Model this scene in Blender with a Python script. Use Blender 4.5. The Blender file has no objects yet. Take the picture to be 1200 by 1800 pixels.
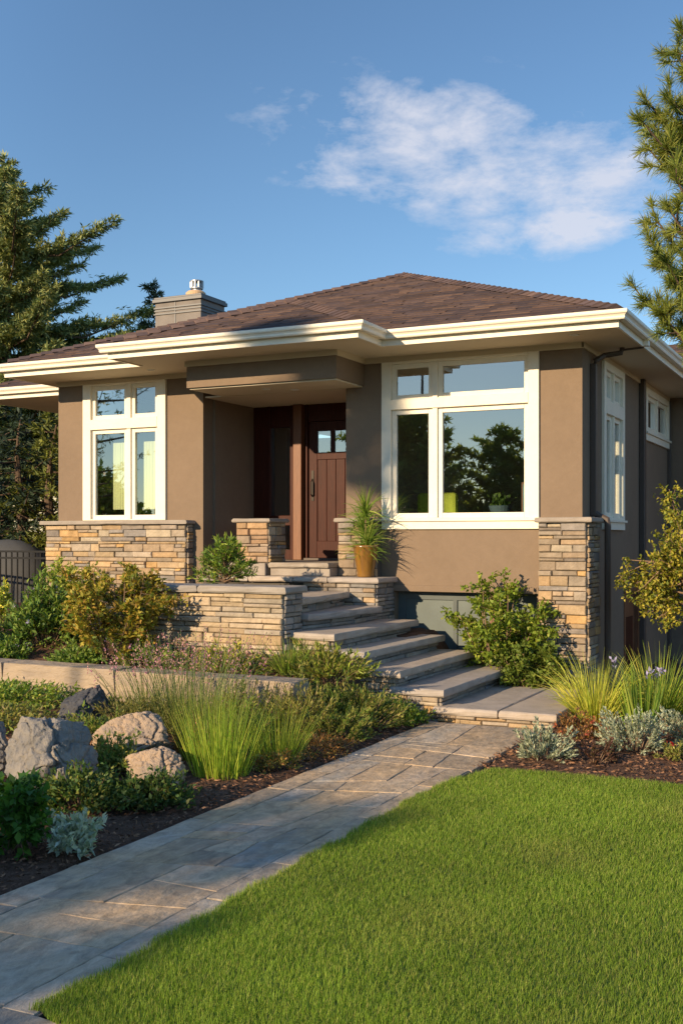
import bpy, bmesh, math, random
import numpy as np
from mathutils import Vector, Matrix, noise as mnoise

SC = bpy.context.scene
COL = SC.collection
R = math.radians

# ------------------------------------------------------------------ camera
ZC = 1.85
cam_d = bpy.data.cameras.new("camera")
cam_d.sensor_fit = 'HORIZONTAL'; cam_d.sensor_width = 36.0
cam_d.lens = 36.0 * 1949 / 1200
cam_d.shift_y = 45 / 1200
cam_d.clip_start = 0.05; cam_d.clip_end = 2000
cam = bpy.data.objects.new("camera", cam_d); COL.objects.link(cam)
cam.location = (0, 0, ZC); cam.rotation_euler = (R(90), 0, R(26))
SC.camera = cam

# ------------------------------------------------------------------ light, sky, exposure
SUN_AZ, SUN_EL = 20.0, 18.0           # degrees left of the facade normal, above the horizon
to_sun = Vector((-math.sin(R(SUN_AZ)) * math.cos(R(SUN_EL)), -math.cos(R(SUN_AZ)) * math.cos(R(SUN_EL)), math.sin(R(SUN_EL))))
sun_d = bpy.data.lights.new("sun", 'SUN'); sun_d.energy = 4.3; sun_d.angle = R(0.55); sun_d.color = (1.0, 0.77, 0.49)
sun = bpy.data.objects.new("sun", sun_d); COL.objects.link(sun)
sun.rotation_euler = (-to_sun).to_track_quat('-Z', 'Y').to_euler(); sun.location = (-10, -20, 15)
SC.view_settings.view_transform = 'Standard'; SC.view_settings.look = 'None'
SC.view_settings.gamma = 1.0; SC.view_settings.exposure = 0.75

world = bpy.data.worlds.new("World"); SC.world = world; world.use_nodes = True
wt = world.node_tree; wn = wt.nodes; wl = wt.links
wn.clear()
wo = wn.new('ShaderNodeOutputWorld'); bg = wn.new('ShaderNodeBackground'); bg.inputs['Strength'].default_value = 0.15
sky = wn.new('ShaderNodeTexSky'); sky.sky_type = 'NISHITA'; sky.sun_disc = False
sky.sun_elevation = R(SUN_EL); sky.sun_rotation = R(180 + SUN_AZ)
sky.air_density = 1.0; sky.dust_density = 0.15; sky.ozone_density = 2.0; sky.altitude = 50
def sky_clouds():
    """thin cirrus over the house: noise on the sky direction inside a soft region of the sky"""
    tc = wn.new('ShaderNodeTexCoord')
    def px_dir(u, v):
        c, s = math.cos(R(26)), math.sin(R(26)); k = (u - 600) / 1949
        return Vector((-s + c * k, c + s * k, (945 - v) / 1949)).normalized()
    def vmath(op, a, b=None):
        n = wn.new('ShaderNodeVectorMath'); n.operation = op
        wl.new(a, n.inputs[0])
        if b is not None: n.inputs[1].default_value = b
        return n
    def fmath(op, a, b, clamp=False):
        n = wn.new('ShaderNodeMath'); n.operation = op; n.use_clamp = clamp
        for i, x in enumerate((a, b)):
            if isinstance(x, (int, float)): n.inputs[i].default_value = x
            else: wl.new(x, n.inputs[i])
        return n.outputs[0]
    mp = wn.new('ShaderNodeMapping'); wl.new(tc.outputs['Generated'], mp.inputs['Vector'])
    mp.inputs['Rotation'].default_value = (0, 0, R(-26)); mp.inputs['Scale'].default_value = (8.5, 8.5, 18.0)
    nz = wn.new('ShaderNodeTexNoise'); nz.inputs['Scale'].default_value = 1.3; nz.inputs['Detail'].default_value = 12
    nz.inputs['Roughness'].default_value = 0.62; nz.inputs['Distortion'].default_value = 0.15
    wl.new(mp.outputs[0], nz.inputs['Vector'])
    total = None
    for (u, v, ru, rv, amp, tilt) in ((800, 262, 300, 105, 1.08, .12), (600, 272, 95, 70, .9, 0), (1000, 318, 250, 70, .9, .1), (980, 400, 200, 46, .84, -.05), (590, 110, 70, 45, .3, 0), (1150, 170, 90, 60, .3, 0), (720, 140, 90, 30, .35, .2)):
        dc = px_dir(u, v)
        right = Vector((0, 0, 1)).cross(dc).normalized() * -1; up = right.cross(dc).normalized()
        if up.z < 0: up = -up
        r2 = right * math.cos(tilt) + up * math.sin(-tilt); u2 = up * math.cos(tilt) + right * math.sin(tilt)
        a = fmath('MULTIPLY', vmath('DOT_PRODUCT', tc.outputs['Generated'], r2).outputs['Value'], 1949 / ru)
        b = fmath('MULTIPLY', fmath('SUBTRACT', vmath('DOT_PRODUCT', tc.outputs['Generated'], u2).outputs['Value'], 0.0), 1949 / rv)
        f = vmath('DOT_PRODUCT', tc.outputs['Generated'], dc).outputs['Value']
        rr = fmath('ADD', fmath('MULTIPLY', a, a), fmath('MULTIPLY', b, b))
        m = fmath('MULTIPLY', fmath('POWER', 2.718, fmath('MULTIPLY', rr, -0.9)), amp)
        m = fmath('MULTIPLY', m, fmath('GREATER_THAN', f, 0.2))
        total = m if total is None else fmath('MAXIMUM', total, m)
    dens = fmath('ADD', fmath('MULTIPLY', fmath('SUBTRACT', nz.outputs['Fac'], .5), 4.6), fmath('MULTIPLY', fmath('SUBTRACT', total, .50), 1.5), True)
    dens = fmath('MULTIPLY', dens, fmath('MULTIPLY', total, 1.7, True))
    mix = wn.new('ShaderNodeMix'); mix.data_type = 'RGBA'
    wl.new(fmath('MULTIPLY', dens, 0.76), mix.inputs['Factor'])
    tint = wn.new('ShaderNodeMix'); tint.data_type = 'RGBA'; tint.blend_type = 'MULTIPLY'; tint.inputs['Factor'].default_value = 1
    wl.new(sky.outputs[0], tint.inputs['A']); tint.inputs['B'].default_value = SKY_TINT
    # sky shaped by direction: dimmed towards the sun to cut its glare
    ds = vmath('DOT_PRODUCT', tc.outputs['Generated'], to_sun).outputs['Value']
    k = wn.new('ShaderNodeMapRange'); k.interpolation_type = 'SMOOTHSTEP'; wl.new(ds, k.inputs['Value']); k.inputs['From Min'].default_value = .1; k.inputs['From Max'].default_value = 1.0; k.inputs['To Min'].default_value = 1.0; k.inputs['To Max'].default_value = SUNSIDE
    k2 = wn.new('ShaderNodeMapRange'); k2.interpolation_type = 'SMOOTHSTEP'; wl.new(ds, k2.inputs['Value']); k2.inputs['From Min'].default_value = -.42; k2.inputs['From Max'].default_value = .35; k2.inputs['To Min'].default_value = .56; k2.inputs['To Max'].default_value = 1.55  # added fill: sky brightened overhead and to the sides to lift the shade
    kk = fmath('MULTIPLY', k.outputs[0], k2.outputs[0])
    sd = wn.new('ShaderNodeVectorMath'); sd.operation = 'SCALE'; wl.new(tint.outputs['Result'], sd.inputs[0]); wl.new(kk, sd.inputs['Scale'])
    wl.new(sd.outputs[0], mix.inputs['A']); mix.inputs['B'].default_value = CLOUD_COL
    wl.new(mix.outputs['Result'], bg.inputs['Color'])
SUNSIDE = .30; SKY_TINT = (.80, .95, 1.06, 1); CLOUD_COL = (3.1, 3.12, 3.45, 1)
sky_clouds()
wl.new(bg.outputs[0], wo.inputs['Surface'])

# ------------------------------------------------------------------ helpers
def tag(o, label=None, cat=None, group=None, kind=None):
    if label: o['label'] = label
    if cat: o['category'] = cat
    if group: o['group'] = group
    if kind: o['kind'] = kind
    return o

def thing(name, label, cat, loc=(0, 0, 0), group=None):
    o = bpy.data.objects.new(name, None); COL.objects.link(o); o.location = loc
    o.empty_display_size = .2
    return tag(o, label, cat, group)

def wloc(o):
    v = Vector((0, 0, 0))
    while o is not None:
        v += Vector(o.location); o = o.parent
    return v

def link_mesh(name, me, mat, parent=None, loc=None):
    o = bpy.data.objects.new(name, me); COL.objects.link(o)
    if isinstance(mat, (list, tuple)):
        for m in mat: me.materials.append(m)
    elif mat: me.materials.append(mat)
    if parent is not None: o.parent = parent
    if loc is not None: o.location = loc
    return o

class MB:
    """collects polygons in world coordinates; build() links them as one mesh object"""
    def __init__(s): s.v = []; s.f = []; s.c = []
    def add(s, verts, faces, col=(1, 1, 1)):
        b = len(s.v); s.v += [tuple(p) for p in verts]; s.f += [tuple(i + b for i in f) for f in faces]; s.c += [col] * len(verts)
    def box(s, x0, x1, y0, y1, z0, z1, col=(1, 1, 1)):
        s.add([(x0, y0, z0), (x1, y0, z0), (x1, y1, z0), (x0, y1, z0), (x0, y0, z1), (x1, y0, z1), (x1, y1, z1), (x0, y1, z1)],
              [(3, 2, 1, 0), (4, 5, 6, 7), (0, 1, 5, 4), (1, 2, 6, 5), (2, 3, 7, 6), (3, 0, 4, 7)], col)
    def prism(s, poly, z0, z1, col=(1, 1, 1)):
        n = len(poly)
        s.add([(x, y, z0) for x, y in poly] + [(x, y, z1) for x, y in poly],
              [tuple(range(n - 1, -1, -1)), tuple(range(n, 2 * n))] + [(i, (i + 1) % n, (i + 1) % n + n, i + n) for i in range(n)], col)
    def tube(s, pts, rads, n=6, col=(1, 1, 1), caps=True):
        pts = [Vector(p) for p in pts]; base = len(s.v); m = len(pts)
        ref = Vector((0.13, 0.31, 0.94))
        for i, p in enumerate(pts):
            t = (pts[min(i + 1, m - 1)] - pts[max(i - 1, 0)]); t = t.normalized() if t.length > 1e-9 else Vector((0, 0, 1))
            a = t.cross(ref); a = a.normalized() if a.length > 1e-4 else t.cross(Vector((1, 0, 0))).normalized(); b = t.cross(a)
            r = rads[i] if isinstance(rads, (list, tuple)) else rads
            for k in range(n):
                q = 2 * math.pi * k / n; s.v.append(tuple(p + a * (r * math.cos(q)) + b * (r * math.sin(q)))); s.c.append(col)
        for i in range(m - 1):
            for k in range(n):
                k2 = (k + 1) % n; s.f.append((base + i * n + k, base + i * n + k2, base + (i + 1) * n + k2, base + (i + 1) * n + k))
        if caps:
            s.f.append(tuple(base + k for k in range(n - 1, -1, -1))); s.f.append(tuple(base + (m - 1) * n + k for k in range(n)))
    def lathe(s, cx, cy, prof, n=28, col=(1, 1, 1)):
        base = len(s.v); m = len(prof)
        for r, z in prof:
            for k in range(n):
                q = 2 * math.pi * k / n; s.v.append((cx + r * math.cos(q), cy + r * math.sin(q), z)); s.c.append(col)
        for i in range(m - 1):
            for k in range(n):
                k2 = (k + 1) % n; s.f.append((base + i * n + k, base + i * n + k2, base + (i + 1) * n + k2, base + (i + 1) * n + k))
        s.f.append(tuple(base + k for k in range(n - 1, -1, -1))); s.f.append(tuple(base + (m - 1) * n + k for k in range(n)))
    def sweep(s, path, prof, col=(1, 1, 1)):
        """sweep a closed (out, z) profile along an XY polyline, outward = right of travel, mitred corners"""
        n = len(path); m = len(prof); base = len(s.v)
        for i, (x, y) in enumerate(path):
            def nrm(a, b):
                d = Vector((b[0] - a[0], b[1] - a[1])).normalized(); return Vector((d.y, -d.x))
            if i == 0: o = nrm(path[0], path[1])
            elif i == n - 1: o = nrm(path[-2], path[-1])
            else:
                a = nrm(path[i - 1], path[i]); b = nrm(path[i], path[i + 1]); o = (a + b) / (1 + a.dot(b))
            for (r, z) in prof: s.v.append((x + o.x * r, y + o.y * r, z)); s.c.append(col)
        for i in range(n - 1):
            for k in range(m):
                k2 = (k + 1) % m; s.f.append((base + i * m + k, base + (i + 1) * m + k, base + (i + 1) * m + k2, base + i * m + k2))
        s.f.append(tuple(base + k for k in range(m))); s.f.append(tuple(base + (n - 1) * m + k for k in range(m - 1, -1, -1)))
    def wall(s, axis, p0, p1, a0, a1, z0, z1, holes=()):
        """a wall slab between planes p0 (outer) and p1 along axis 'x' or 'y', with rectangular holes (a0,a1,z0,z1)"""
        A = sorted({a0, a1} | {h[0] for h in holes} | {h[1] for h in holes}); Z = sorted({z0, z1} | {h[2] for h in holes} | {h[3] for h in holes})
        def P(a, p, z): return (a, p, z) if axis == 'x' else (p, a, z)
        def inh(a, z): return any(h[0] < a < h[1] and h[2] < z < h[3] for h in holes)
        def solid(i, j):
            if i < 0 or j < 0 or i >= len(A) - 1 or j >= len(Z) - 1: return False
            return not inh((A[i] + A[i + 1]) / 2, (Z[j] + Z[j + 1]) / 2)
        for i in range(len(A) - 1):
            for j in range(len(Z) - 1):
                if not solid(i, j): continue
                q = [(A[i], Z[j]), (A[i + 1], Z[j]), (A[i + 1], Z[j + 1]), (A[i], Z[j + 1])]
                s.add([P(a, p0, z) for a, z in q], [(0, 1, 2, 3)]); s.add([P(a, p1, z) for a, z in q], [(3, 2, 1, 0)])
                for (di, dj, e) in ((0, -1, (0, 1)), (1, 0, (1, 2)), (0, 1, (2, 3)), (-1, 0, (3, 0))):
                    if not solid(i + di, j + dj):
                        (a, za), (b, zb) = q[e[0]], q[e[1]]
                        s.add([P(a, p0, za), P(a, p1, za), P(b, p1, zb), P(b, p0, zb)], [(0, 1, 2, 3)])
    def build(s, name, mat, parent=None, bevel=0, smooth=False, origin=None):
        off = wloc(parent) if parent is not None else Vector(origin if origin else (0, 0, 0))
        me = bpy.data.meshes.new(name)
        v = np.array(s.v, dtype=np.float32) - np.array(off, dtype=np.float32)
        me.from_pydata(v.tolist(), [], s.f); 
        at = me.color_attributes.new("col", 'FLOAT_COLOR', 'POINT')
        c = np.ones((len(s.v), 4), dtype=np.float32); c[:, :3] = np.array(s.c, dtype=np.float32); at.data.foreach_set("color", c.ravel())
        bm = bmesh.new(); bm.from_mesh(me); bmesh.ops.recalc_face_normals(bm, faces=bm.faces); bm.to_mesh(me); bm.free()
        if smooth: me.polygons.foreach_set("use_smooth", [True] * len(me.polygons))
        o = link_mesh(name, me, mat, parent)
        if parent is None and origin: o.location = origin
        if bevel:
            m = o.modifiers.new("edge", 'BEVEL'); m.width = bevel; m.segments = 2; m.limit_method = 'ANGLE'; m.angle_limit = R(40)
        return o

def np_mesh(name, V, F, C, mat, parent=None, smooth=False, origin=None):
    """V (n,3), F (m,k) uniform polygons, C (n,3) vertex colours"""
    off = np.array(wloc(parent) if parent is not None else (origin if origin is not None else (0, 0, 0)), dtype=np.float32)
    V = np.asarray(V, dtype=np.float32) - off; F = np.asarray(F, dtype=np.int32)
    me = bpy.data.meshes.new(name); m, k = F.shape
    me.vertices.add(len(V)); me.vertices.foreach_set("co", V.ravel())
    me.loops.add(m * k); me.loops.foreach_set("vertex_index", F.ravel())
    me.polygons.add(m); me.polygons.foreach_set("loop_start", np.arange(0, m * k, k, dtype=np.int32))
    try: me.polygons.foreach_set("loop_total", np.full(m, k, dtype=np.int32))
    except Exception: pass
    me.update(calc_edges=True); me.validate()
    at = me.color_attributes.new("col", 'FLOAT_COLOR', 'POINT')
    c = np.ones((len(V), 4), dtype=np.float32); c[:, :3] = C; at.data.foreach_set("color", c.ravel())
    if smooth: me.polygons.foreach_set("use_smooth", np.ones(m, dtype=bool))
    o = link_mesh(name, me, mat, parent)
    if parent is None and origin is not None: o.location = origin
    return o

def unit(a):
    return a / np.maximum(np.linalg.norm(a, axis=-1, keepdims=True), 1e-9)

class Leaves:
    """gathers leaf quads and blades as numpy blocks (all quads)"""
    def __init__(s, seed): s.r = np.random.default_rng(seed); s.V = []; s.F = []; s.C = []; s.n = 0
    def colors(s, n, pal, jit=.15):
        pal = np.array(pal); c = pal[s.r.integers(0, len(pal), n)] if len(pal) > 1 else np.repeat(pal, n, 0)
        return np.clip(c * (1 + s.r.normal(0, jit, (n, 1))), .003, 1)
    def put(s, V, F, C):
        s.V.append(V); s.F.append(F + s.n); s.C.append(C); s.n += len(V)
    def leaf(s, P, D, L, W, pal, fold=.25, jit=.18):
        n = len(P); P = np.asarray(P); D = unit(np.asarray(D)); q = s.r.normal(size=(n, 3)); q[:, 2] += 1.2
        S = unit(np.cross(D, q)); N = np.cross(S, D)
        L = np.broadcast_to(L, (n,))[:, None] * s.r.uniform(.7, 1.25, (n, 1)); W = np.broadcast_to(W, (n,))[:, None] * s.r.uniform(.75, 1.2, (n, 1))
        a = P; b = P + D * L * .45 + S * W * .5 + N * W * fold; c = P + D * L - N * L * .12; d = P + D * L * .45 - S * W * .5 + N * W * fold
        V = np.stack([a, b, c, d], 1).reshape(-1, 3); F = np.arange(4 * n).reshape(n, 4)
        s.put(V, F, np.repeat(s.colors(n, pal, jit), 4, 0))
    def blade(s, P, D, L, W, pal, droop=.5, seg=3, jit=.15, tip=.15, bias=None):
        """curved strips; D start direction, bending downward (or towards bias) along the length"""
        n = len(P); P = np.asarray(P, float); D = unit(np.asarray(D, float)); L = np.broadcast_to(L, (n,)); W = np.broadcast_to(W, (n,))
        dr = np.broadcast_to(droop, (n,))[:, None]
        q = s.r.normal(size=(n, 3)); S = unit(np.cross(D, q)); rows = []; p = P.copy(); d = D.copy()
        g = np.array([0, 0, -1.0]) if bias is None else np.asarray(bias)
        for i in range(seg + 1):
            t = i / seg; w = (W * ((1 - t) * (1 - tip) + tip) if i else W * .8)[:, None]
            rows.append(np.stack([p - S * w * .5, p + S * w * .5], 1))
            p = p + d * (L / seg)[:, None]; d = unit(d + g * dr * (.35 + t) / seg * 1.5)
        V = np.stack(rows, 1).reshape(n, -1, 3); k = V.shape[1]
        f = np.array([[2 * i, 2 * i + 1, 2 * i + 3, 2 * i + 2] for i in range(seg)])
        F = (np.arange(n)[:, None, None] * k + f[None]).reshape(-1, 4)
        s.put(V.reshape(-1, 3), F, np.repeat(s.colors(n, pal, jit), k, 0))
    def build(s, name, mat, parent=None, origin=None):
        return np_mesh(name, np.concatenate(s.V), np.concatenate(s.F), np.concatenate(s.C), mat, parent, origin=origin)

# ------------------------------------------------------------------ materials
def mat(name, base=(.5, .5, .5), rough=.6, attr=False, var=.0, vscale=4.0, bump=0, bscale=40.0, metal=0, spec=.5, trans=0, stretch=(1, 1, 1), tint2=None, detail=6, coat=0, bdist=.02, fine=0, fscale=8):
    m = bpy.data.materials.new(name); m.use_nodes = True
    t = m.node_tree; n = t.nodes; l = t.links; bs = n['Principled BSDF']; out = n['Material Output']
    bs.inputs['Roughness'].default_value = rough; bs.inputs['Metallic'].default_value = metal; bs.inputs['Specular IOR Level'].default_value = spec
    if coat: bs.inputs['Coat Weight'].default_value = coat; bs.inputs['Coat Roughness'].default_value = .15
    col = None
    if attr:
        a = n.new('ShaderNodeAttribute'); a.attribute_name = 'col'; col = a.outputs['Color']
        if base != (1, 1, 1):
            mu = n.new('ShaderNodeMix'); mu.data_type = 'RGBA'; mu.blend_type = 'MULTIPLY'; mu.inputs['Factor'].default_value = 1
            l.new(col, mu.inputs['A']); mu.inputs['B'].default_value = (*base, 1); col = mu.outputs['Result']
    tc = n.new('ShaderNodeTexCoord'); mp = n.new('ShaderNodeMapping'); mp.inputs['Scale'].default_value = stretch
    l.new(tc.outputs['Object'], mp.inputs['Vector'])
    if var:
        nz = n.new('ShaderNodeTexNoise'); nz.inputs['Scale'].default_value = vscale; nz.inputs['Detail'].default_value = detail; nz.inputs['Roughness'].default_value = .65
        l.new(mp.outputs[0], nz.inputs['Vector'])
        if tint2 is not None:
            mx = n.new('ShaderNodeMix'); mx.data_type = 'RGBA'
            rp = n.new('ShaderNodeMapRange'); rp.inputs['From Min'].default_value = .38; rp.inputs['From Max'].default_value = .64
            l.new(nz.outputs['Fac'], rp.inputs['Value'])
            sc = n.new('ShaderNodeMath'); sc.operation = 'MULTIPLY'; sc.inputs[1].default_value = var; l.new(rp.outputs[0], sc.inputs[0])
            l.new(sc.outputs[0], mx.inputs['Factor'])
            if col is not None: l.new(col, mx.inputs['A'])
            else: mx.inputs['A'].default_value = (*base, 1)
            mx.inputs['B'].default_value = (*tint2, 1); col = mx.outputs['Result']
        else:
            rp = n.new('ShaderNodeMapRange'); rp.inputs['From Min'].default_value = .25; rp.inputs['From Max'].default_value = .75
            rp.inputs['To Min'].default_value = 1 - var; rp.inputs['To Max'].default_value = 1 + var; l.new(nz.outputs['Fac'], rp.inputs['Value'])
            mx = n.new('ShaderNodeMix'); mx.data_type = 'RGBA'; mx.blend_type = 'MULTIPLY'; mx.inputs['Factor'].default_value = 1
            if col is not None: l.new(col, mx.inputs['A'])
            else: mx.inputs['A'].default_value = (*base, 1)
            l.new(rp.outputs[0], mx.inputs['B']); col = mx.outputs['Result']
    if fine:
        nf = n.new('ShaderNodeTexNoise'); nf.inputs['Scale'].default_value = fscale; nf.inputs['Detail'].default_value = 7; nf.inputs['Roughness'].default_value = .7; nf.inputs['Distortion'].default_value = .6
        l.new(mp.outputs[0], nf.inputs['Vector']); rf = n.new('ShaderNodeMapRange'); rf.inputs['From Min'].default_value = .3; rf.inputs['From Max'].default_value = .7
        rf.inputs['To Min'].default_value = 1 - fine; rf.inputs['To Max'].default_value = 1 + fine; l.new(nf.outputs['Fac'], rf.inputs['Value'])
        mf = n.new('ShaderNodeMix'); mf.data_type = 'RGBA'; mf.blend_type = 'MULTIPLY'; mf.inputs['Factor'].default_value = 1; l.new(col, mf.inputs['A']); l.new(rf.outputs[0], mf.inputs['B']); col = mf.outputs['Result']
    if col is not None: l.new(col, bs.inputs['Base Color'])
    else: bs.inputs['Base Color'].default_value = (*base, 1)
    if bump:
        nb = n.new('ShaderNodeTexNoise'); nb.inputs['Scale'].default_value = bscale; nb.inputs['Detail'].default_value = 8; nb.inputs['Roughness'].default_value = .6
        l.new(mp.outputs[0], nb.inputs['Vector'])
        bp = n.new('ShaderNodeBump'); bp.inputs['Strength'].default_value = bump; bp.inputs['Distance'].default_value = bdist
        l.new(nb.outputs['Fac'], bp.inputs['Height']); l.new(bp.outputs[0], bs.inputs['Normal'])
    if trans:
        tr = n.new('ShaderNodeBsdfTranslucent'); ms = n.new('ShaderNodeMixShader'); ms.inputs['Fac'].default_value = trans
        if col is not None:
            hs = n.new('ShaderNodeMix'); hs.data_type = 'RGBA'; hs.blend_type = 'MULTIPLY'; hs.inputs['Factor'].default_value = 1
            l.new(col, hs.inputs['A']); hs.inputs['B'].default_value = (1.5, 1.45, .7, 1); l.new(hs.outputs['Result'], tr.inputs['Color'])
        l.new(bs.outputs[0], ms.inputs[1]); l.new(tr.outputs[0], ms.inputs[2]); l.new(ms.outputs[0], out.inputs['Surface'])
    return m

M = {}
M['stucco'] = mat('stucco', (.208, .151, .107), .92, var=.09, vscale=1.3, fine=.05, fscale=14, bump=.45, bscale=75, spec=.2, bdist=.006)
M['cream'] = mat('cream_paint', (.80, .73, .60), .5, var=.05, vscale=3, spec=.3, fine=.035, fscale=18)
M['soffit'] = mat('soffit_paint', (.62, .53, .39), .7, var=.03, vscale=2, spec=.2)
M['stone'] = mat('ledgestone', (1, 1, 1), .9, attr=True, var=.28, vscale=9, bump=.7, bscale=28, spec=.25, bdist=.02)
M['mortar'] = mat('mortar', (.09, .075, .06), .95, bump=.3, bscale=60)
M['cap'] = mat('capstone', (.30, .255, .215), .85, var=.22, vscale=5, bump=.5, bscale=30, spec=.3, bdist=.012)
M['tread'] = mat('tread_stone', (1, 1, 1), .82, attr=True, var=.22, vscale=4.5, bump=.45, bscale=22, spec=.3, bdist=.012)
M['flag'] = mat('flagstone', (1, 1, 1), .8, attr=True, var=.75, vscale=1.9, tint2=(.52, .35, .19), bump=.8, bscale=16, spec=.3, stretch=(1.0, .55, 1), bdist=.02, fine=.38, fscale=13)
M['joint'] = mat('joint_sand', (.21, .175, .14), .95, var=.4, vscale=6, bump=.4, bscale=80)
M['shingle'] = mat('shingle', (1, 1, 1), .92, attr=True, var=.25, vscale=14, bump=.6, bscale=120, spec=.2, bdist=.006)
M['shingle_plain'] = mat('shingle_plain', (.085, .05, .04), .92, var=.3, vscale=12, bump=.6, bscale=90, spec=.2)
M['wood'] = mat('mahogany', (.048, .011, .0055), .5, var=.4, vscale=6, stretch=(9, 9, .8), bump=.1, bscale=14, spec=.18)
M['wood_light'] = mat('cedar_post', (.17, .066, .028), .5, var=.3, vscale=6, stretch=(9, 9, .8), bump=.15, bscale=14)
M['iron'] = mat('black_iron', (.009, .009, .010), .6, spec=.2)
M['downspout'] = mat('brown_metal', (.085, .062, .05), .5, spec=.4)
M['handle'] = mat('dark_bronze', (.03, .024, .02), .35, metal=.8)
M['rock'] = mat('boulder_grey', (.20, .19, .18), .92, var=.7, vscale=4.0, tint2=(.36, .31, .255), bump=1.0, bscale=16, spec=.25, bdist=.05)
M['rock_dark'] = mat('boulder_dark', (.06, .06, .066), .9, var=.6, vscale=4.0, tint2=(.12, .118, .118), bump=.9, bscale=14, spec=.25, bdist=.03)
M['rock_tan'] = mat('boulder_tan', (.44, .32, .22), .92, var=.75, vscale=4.4, tint2=(.26, .22, .19), bump=1.0, bscale=18, spec=.25, bdist=.05)
M['soil'] = mat('mulch_soil', (.125, .07, .045), .95, var=.45, vscale=9, bump=1.0, bscale=45, spec=.15, bdist=.03)
M['far_ground'] = mat('far_ground', (.07, .085, .03), .95, var=.4, vscale=.6)
M['thatch'] = mat('lawn_soil', (.12, .15, .03), .95, var=.3, vscale=3)
M['chips'] = mat('bark_chips', (1, 1, 1), .9, attr=True, spec=.2)
M['leaf'] = mat('leaf', (1.5, 1.42, 1.15), .55, attr=True, trans=.30, spec=.35)
M['needle'] = mat('needle', (1, 1, 1), .6, attr=True, trans=.18, spec=.3)
M['grass'] = mat('grass_blade', (1.2, 1.25, 1.0), .55, attr=True, trans=.35, spec=.3)
M['needle_back'] = mat('needle_backlit', (1.3, 1.3, 1.1), .6, attr=True, trans=.5, spec=.3)
M['petal'] = mat('petal', (1, 1, 1), .6, attr=True, trans=.3)
M['bark'] = mat('bark', (.11, .075, .052), .95, var=.4, vscale=8, stretch=(1, 1, .3), bump=.9, bscale=18, spec=.15, bdist=.03)
M['twig'] = mat('twig_bark', (.22, .14, .085), .9, var=.3, vscale=12)
M['pot'] = mat('glazed_pot', (.23, .115, .02), .22, var=.45, vscale=5, stretch=(3, 3, .5), spec=.6, tint2=(.09, .035, .008), coat=.5)
M['timber'] = mat('weathered_stone_edge', (.40, .31, .22), .92, var=.6, vscale=3.5, stretch=(.6, 1, 2.0), tint2=(.24, .20, .17), bump=.8, bscale=12, spec=.2, bdist=.03)
M['siding'] = mat('chimney_stucco', (.20, .175, .158), .9, var=.2, vscale=3, bump=.3, bscale=90)
M['metal'] = mat('galvanised_metal', (.30, .31, .33), .45, metal=.6)
M['dark_metal'] = mat('dark_flashing', (.10, .10, .105), .5, metal=.4)
M['clay'] = mat('clay_collar', (.55, .36, .20), .8, var=.15, vscale=9)
M['inner'] = mat('room_paint', (.48, .41, .29), .9)
M['inner_floor'] = mat('room_floor', (.10, .055, .03), .5)
M['lime'] = mat('lime_fabric', (.50, .60, .08), .85)
M['curtain'] = mat('pale_green_curtain', (.66, .70, .42), .9, trans=.1)
M['blue'] = mat('blue_picture', (.07, .24, .30), .5, var=.5, vscale=7)
M['teal_pot'] = mat('blue_grey_ceramic', (.11, .17, .21), .4)
M['frosted'] = mat('lamp_lens', (.72, .70, .64), .35)
M['tarp'] = mat('grey_tarp', (.055, .055, .055), .8, var=.2, vscale=2)
M['teal_wall'] = mat('basement_panel', (.085, .10, .098), .7, var=.2, vscale=2)
M['neighbor'] = mat('neighbor_siding', (.42, .40, .30), .85, var=.1, vscale=2)
M['neighbor_roof'] = mat('neighbor_roof', (.34, .20, .12), .9, var=.2, vscale=5)

M['frost_panel'] = mat('frosted_basement_glass', (.10, .125, .12), .35, var=.25, vscale=1.5, spec=.5)

def glass(name, tint=(.93, .96, .93), refl=.25):
    m = bpy.data.materials.new(name); m.use_nodes = True; t = m.node_tree; n = t.nodes; l = t.links; n.remove(n['Principled BSDF'])
    tr = n.new('ShaderNodeBsdfTransparent'); tr.inputs['Color'].default_value = (*tint, 1)
    gl = n.new('ShaderNodeBsdfGlossy'); gl.inputs['Roughness'].default_value = .012; gl.inputs['Color'].default_value = (.93, .97, 1, 1)
    fr = n.new('ShaderNodeFresnel'); fr.inputs['IOR'].default_value = 1.52
    ad = n.new('ShaderNodeMath'); ad.operation = 'ADD'; ad.inputs[1].default_value = refl; ad.use_clamp = True; l.new(fr.outputs[0], ad.inputs[0])
    tc = n.new('ShaderNodeTexCoord'); nz = n.new('ShaderNodeTexNoise'); nz.inputs['Scale'].default_value = 1.3; nz.inputs['Detail'].default_value = 1
    l.new(tc.outputs['Object'], nz.inputs['Vector'])
    bp = n.new('ShaderNodeBump'); bp.inputs['Strength'].default_value = .05; bp.inputs['Distance'].default_value = .01; l.new(nz.outputs['Fac'], bp.inputs['Height']); l.new(bp.outputs[0], gl.inputs['Normal'])
    mx = n.new('ShaderNodeMixShader'); l.new(ad.outputs[0], mx.inputs[0]); l.new(tr.outputs[0], mx.inputs[1]); l.new(gl.outputs[0], mx.inputs[2])
    l.new(mx.outputs[0], n['Material Output'].inputs['Surface']); return m
M['glass'] = glass('window_glass'); M['glass_dark'] = glass('dark_glass', (.62, .68, .64), .20)

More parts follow.
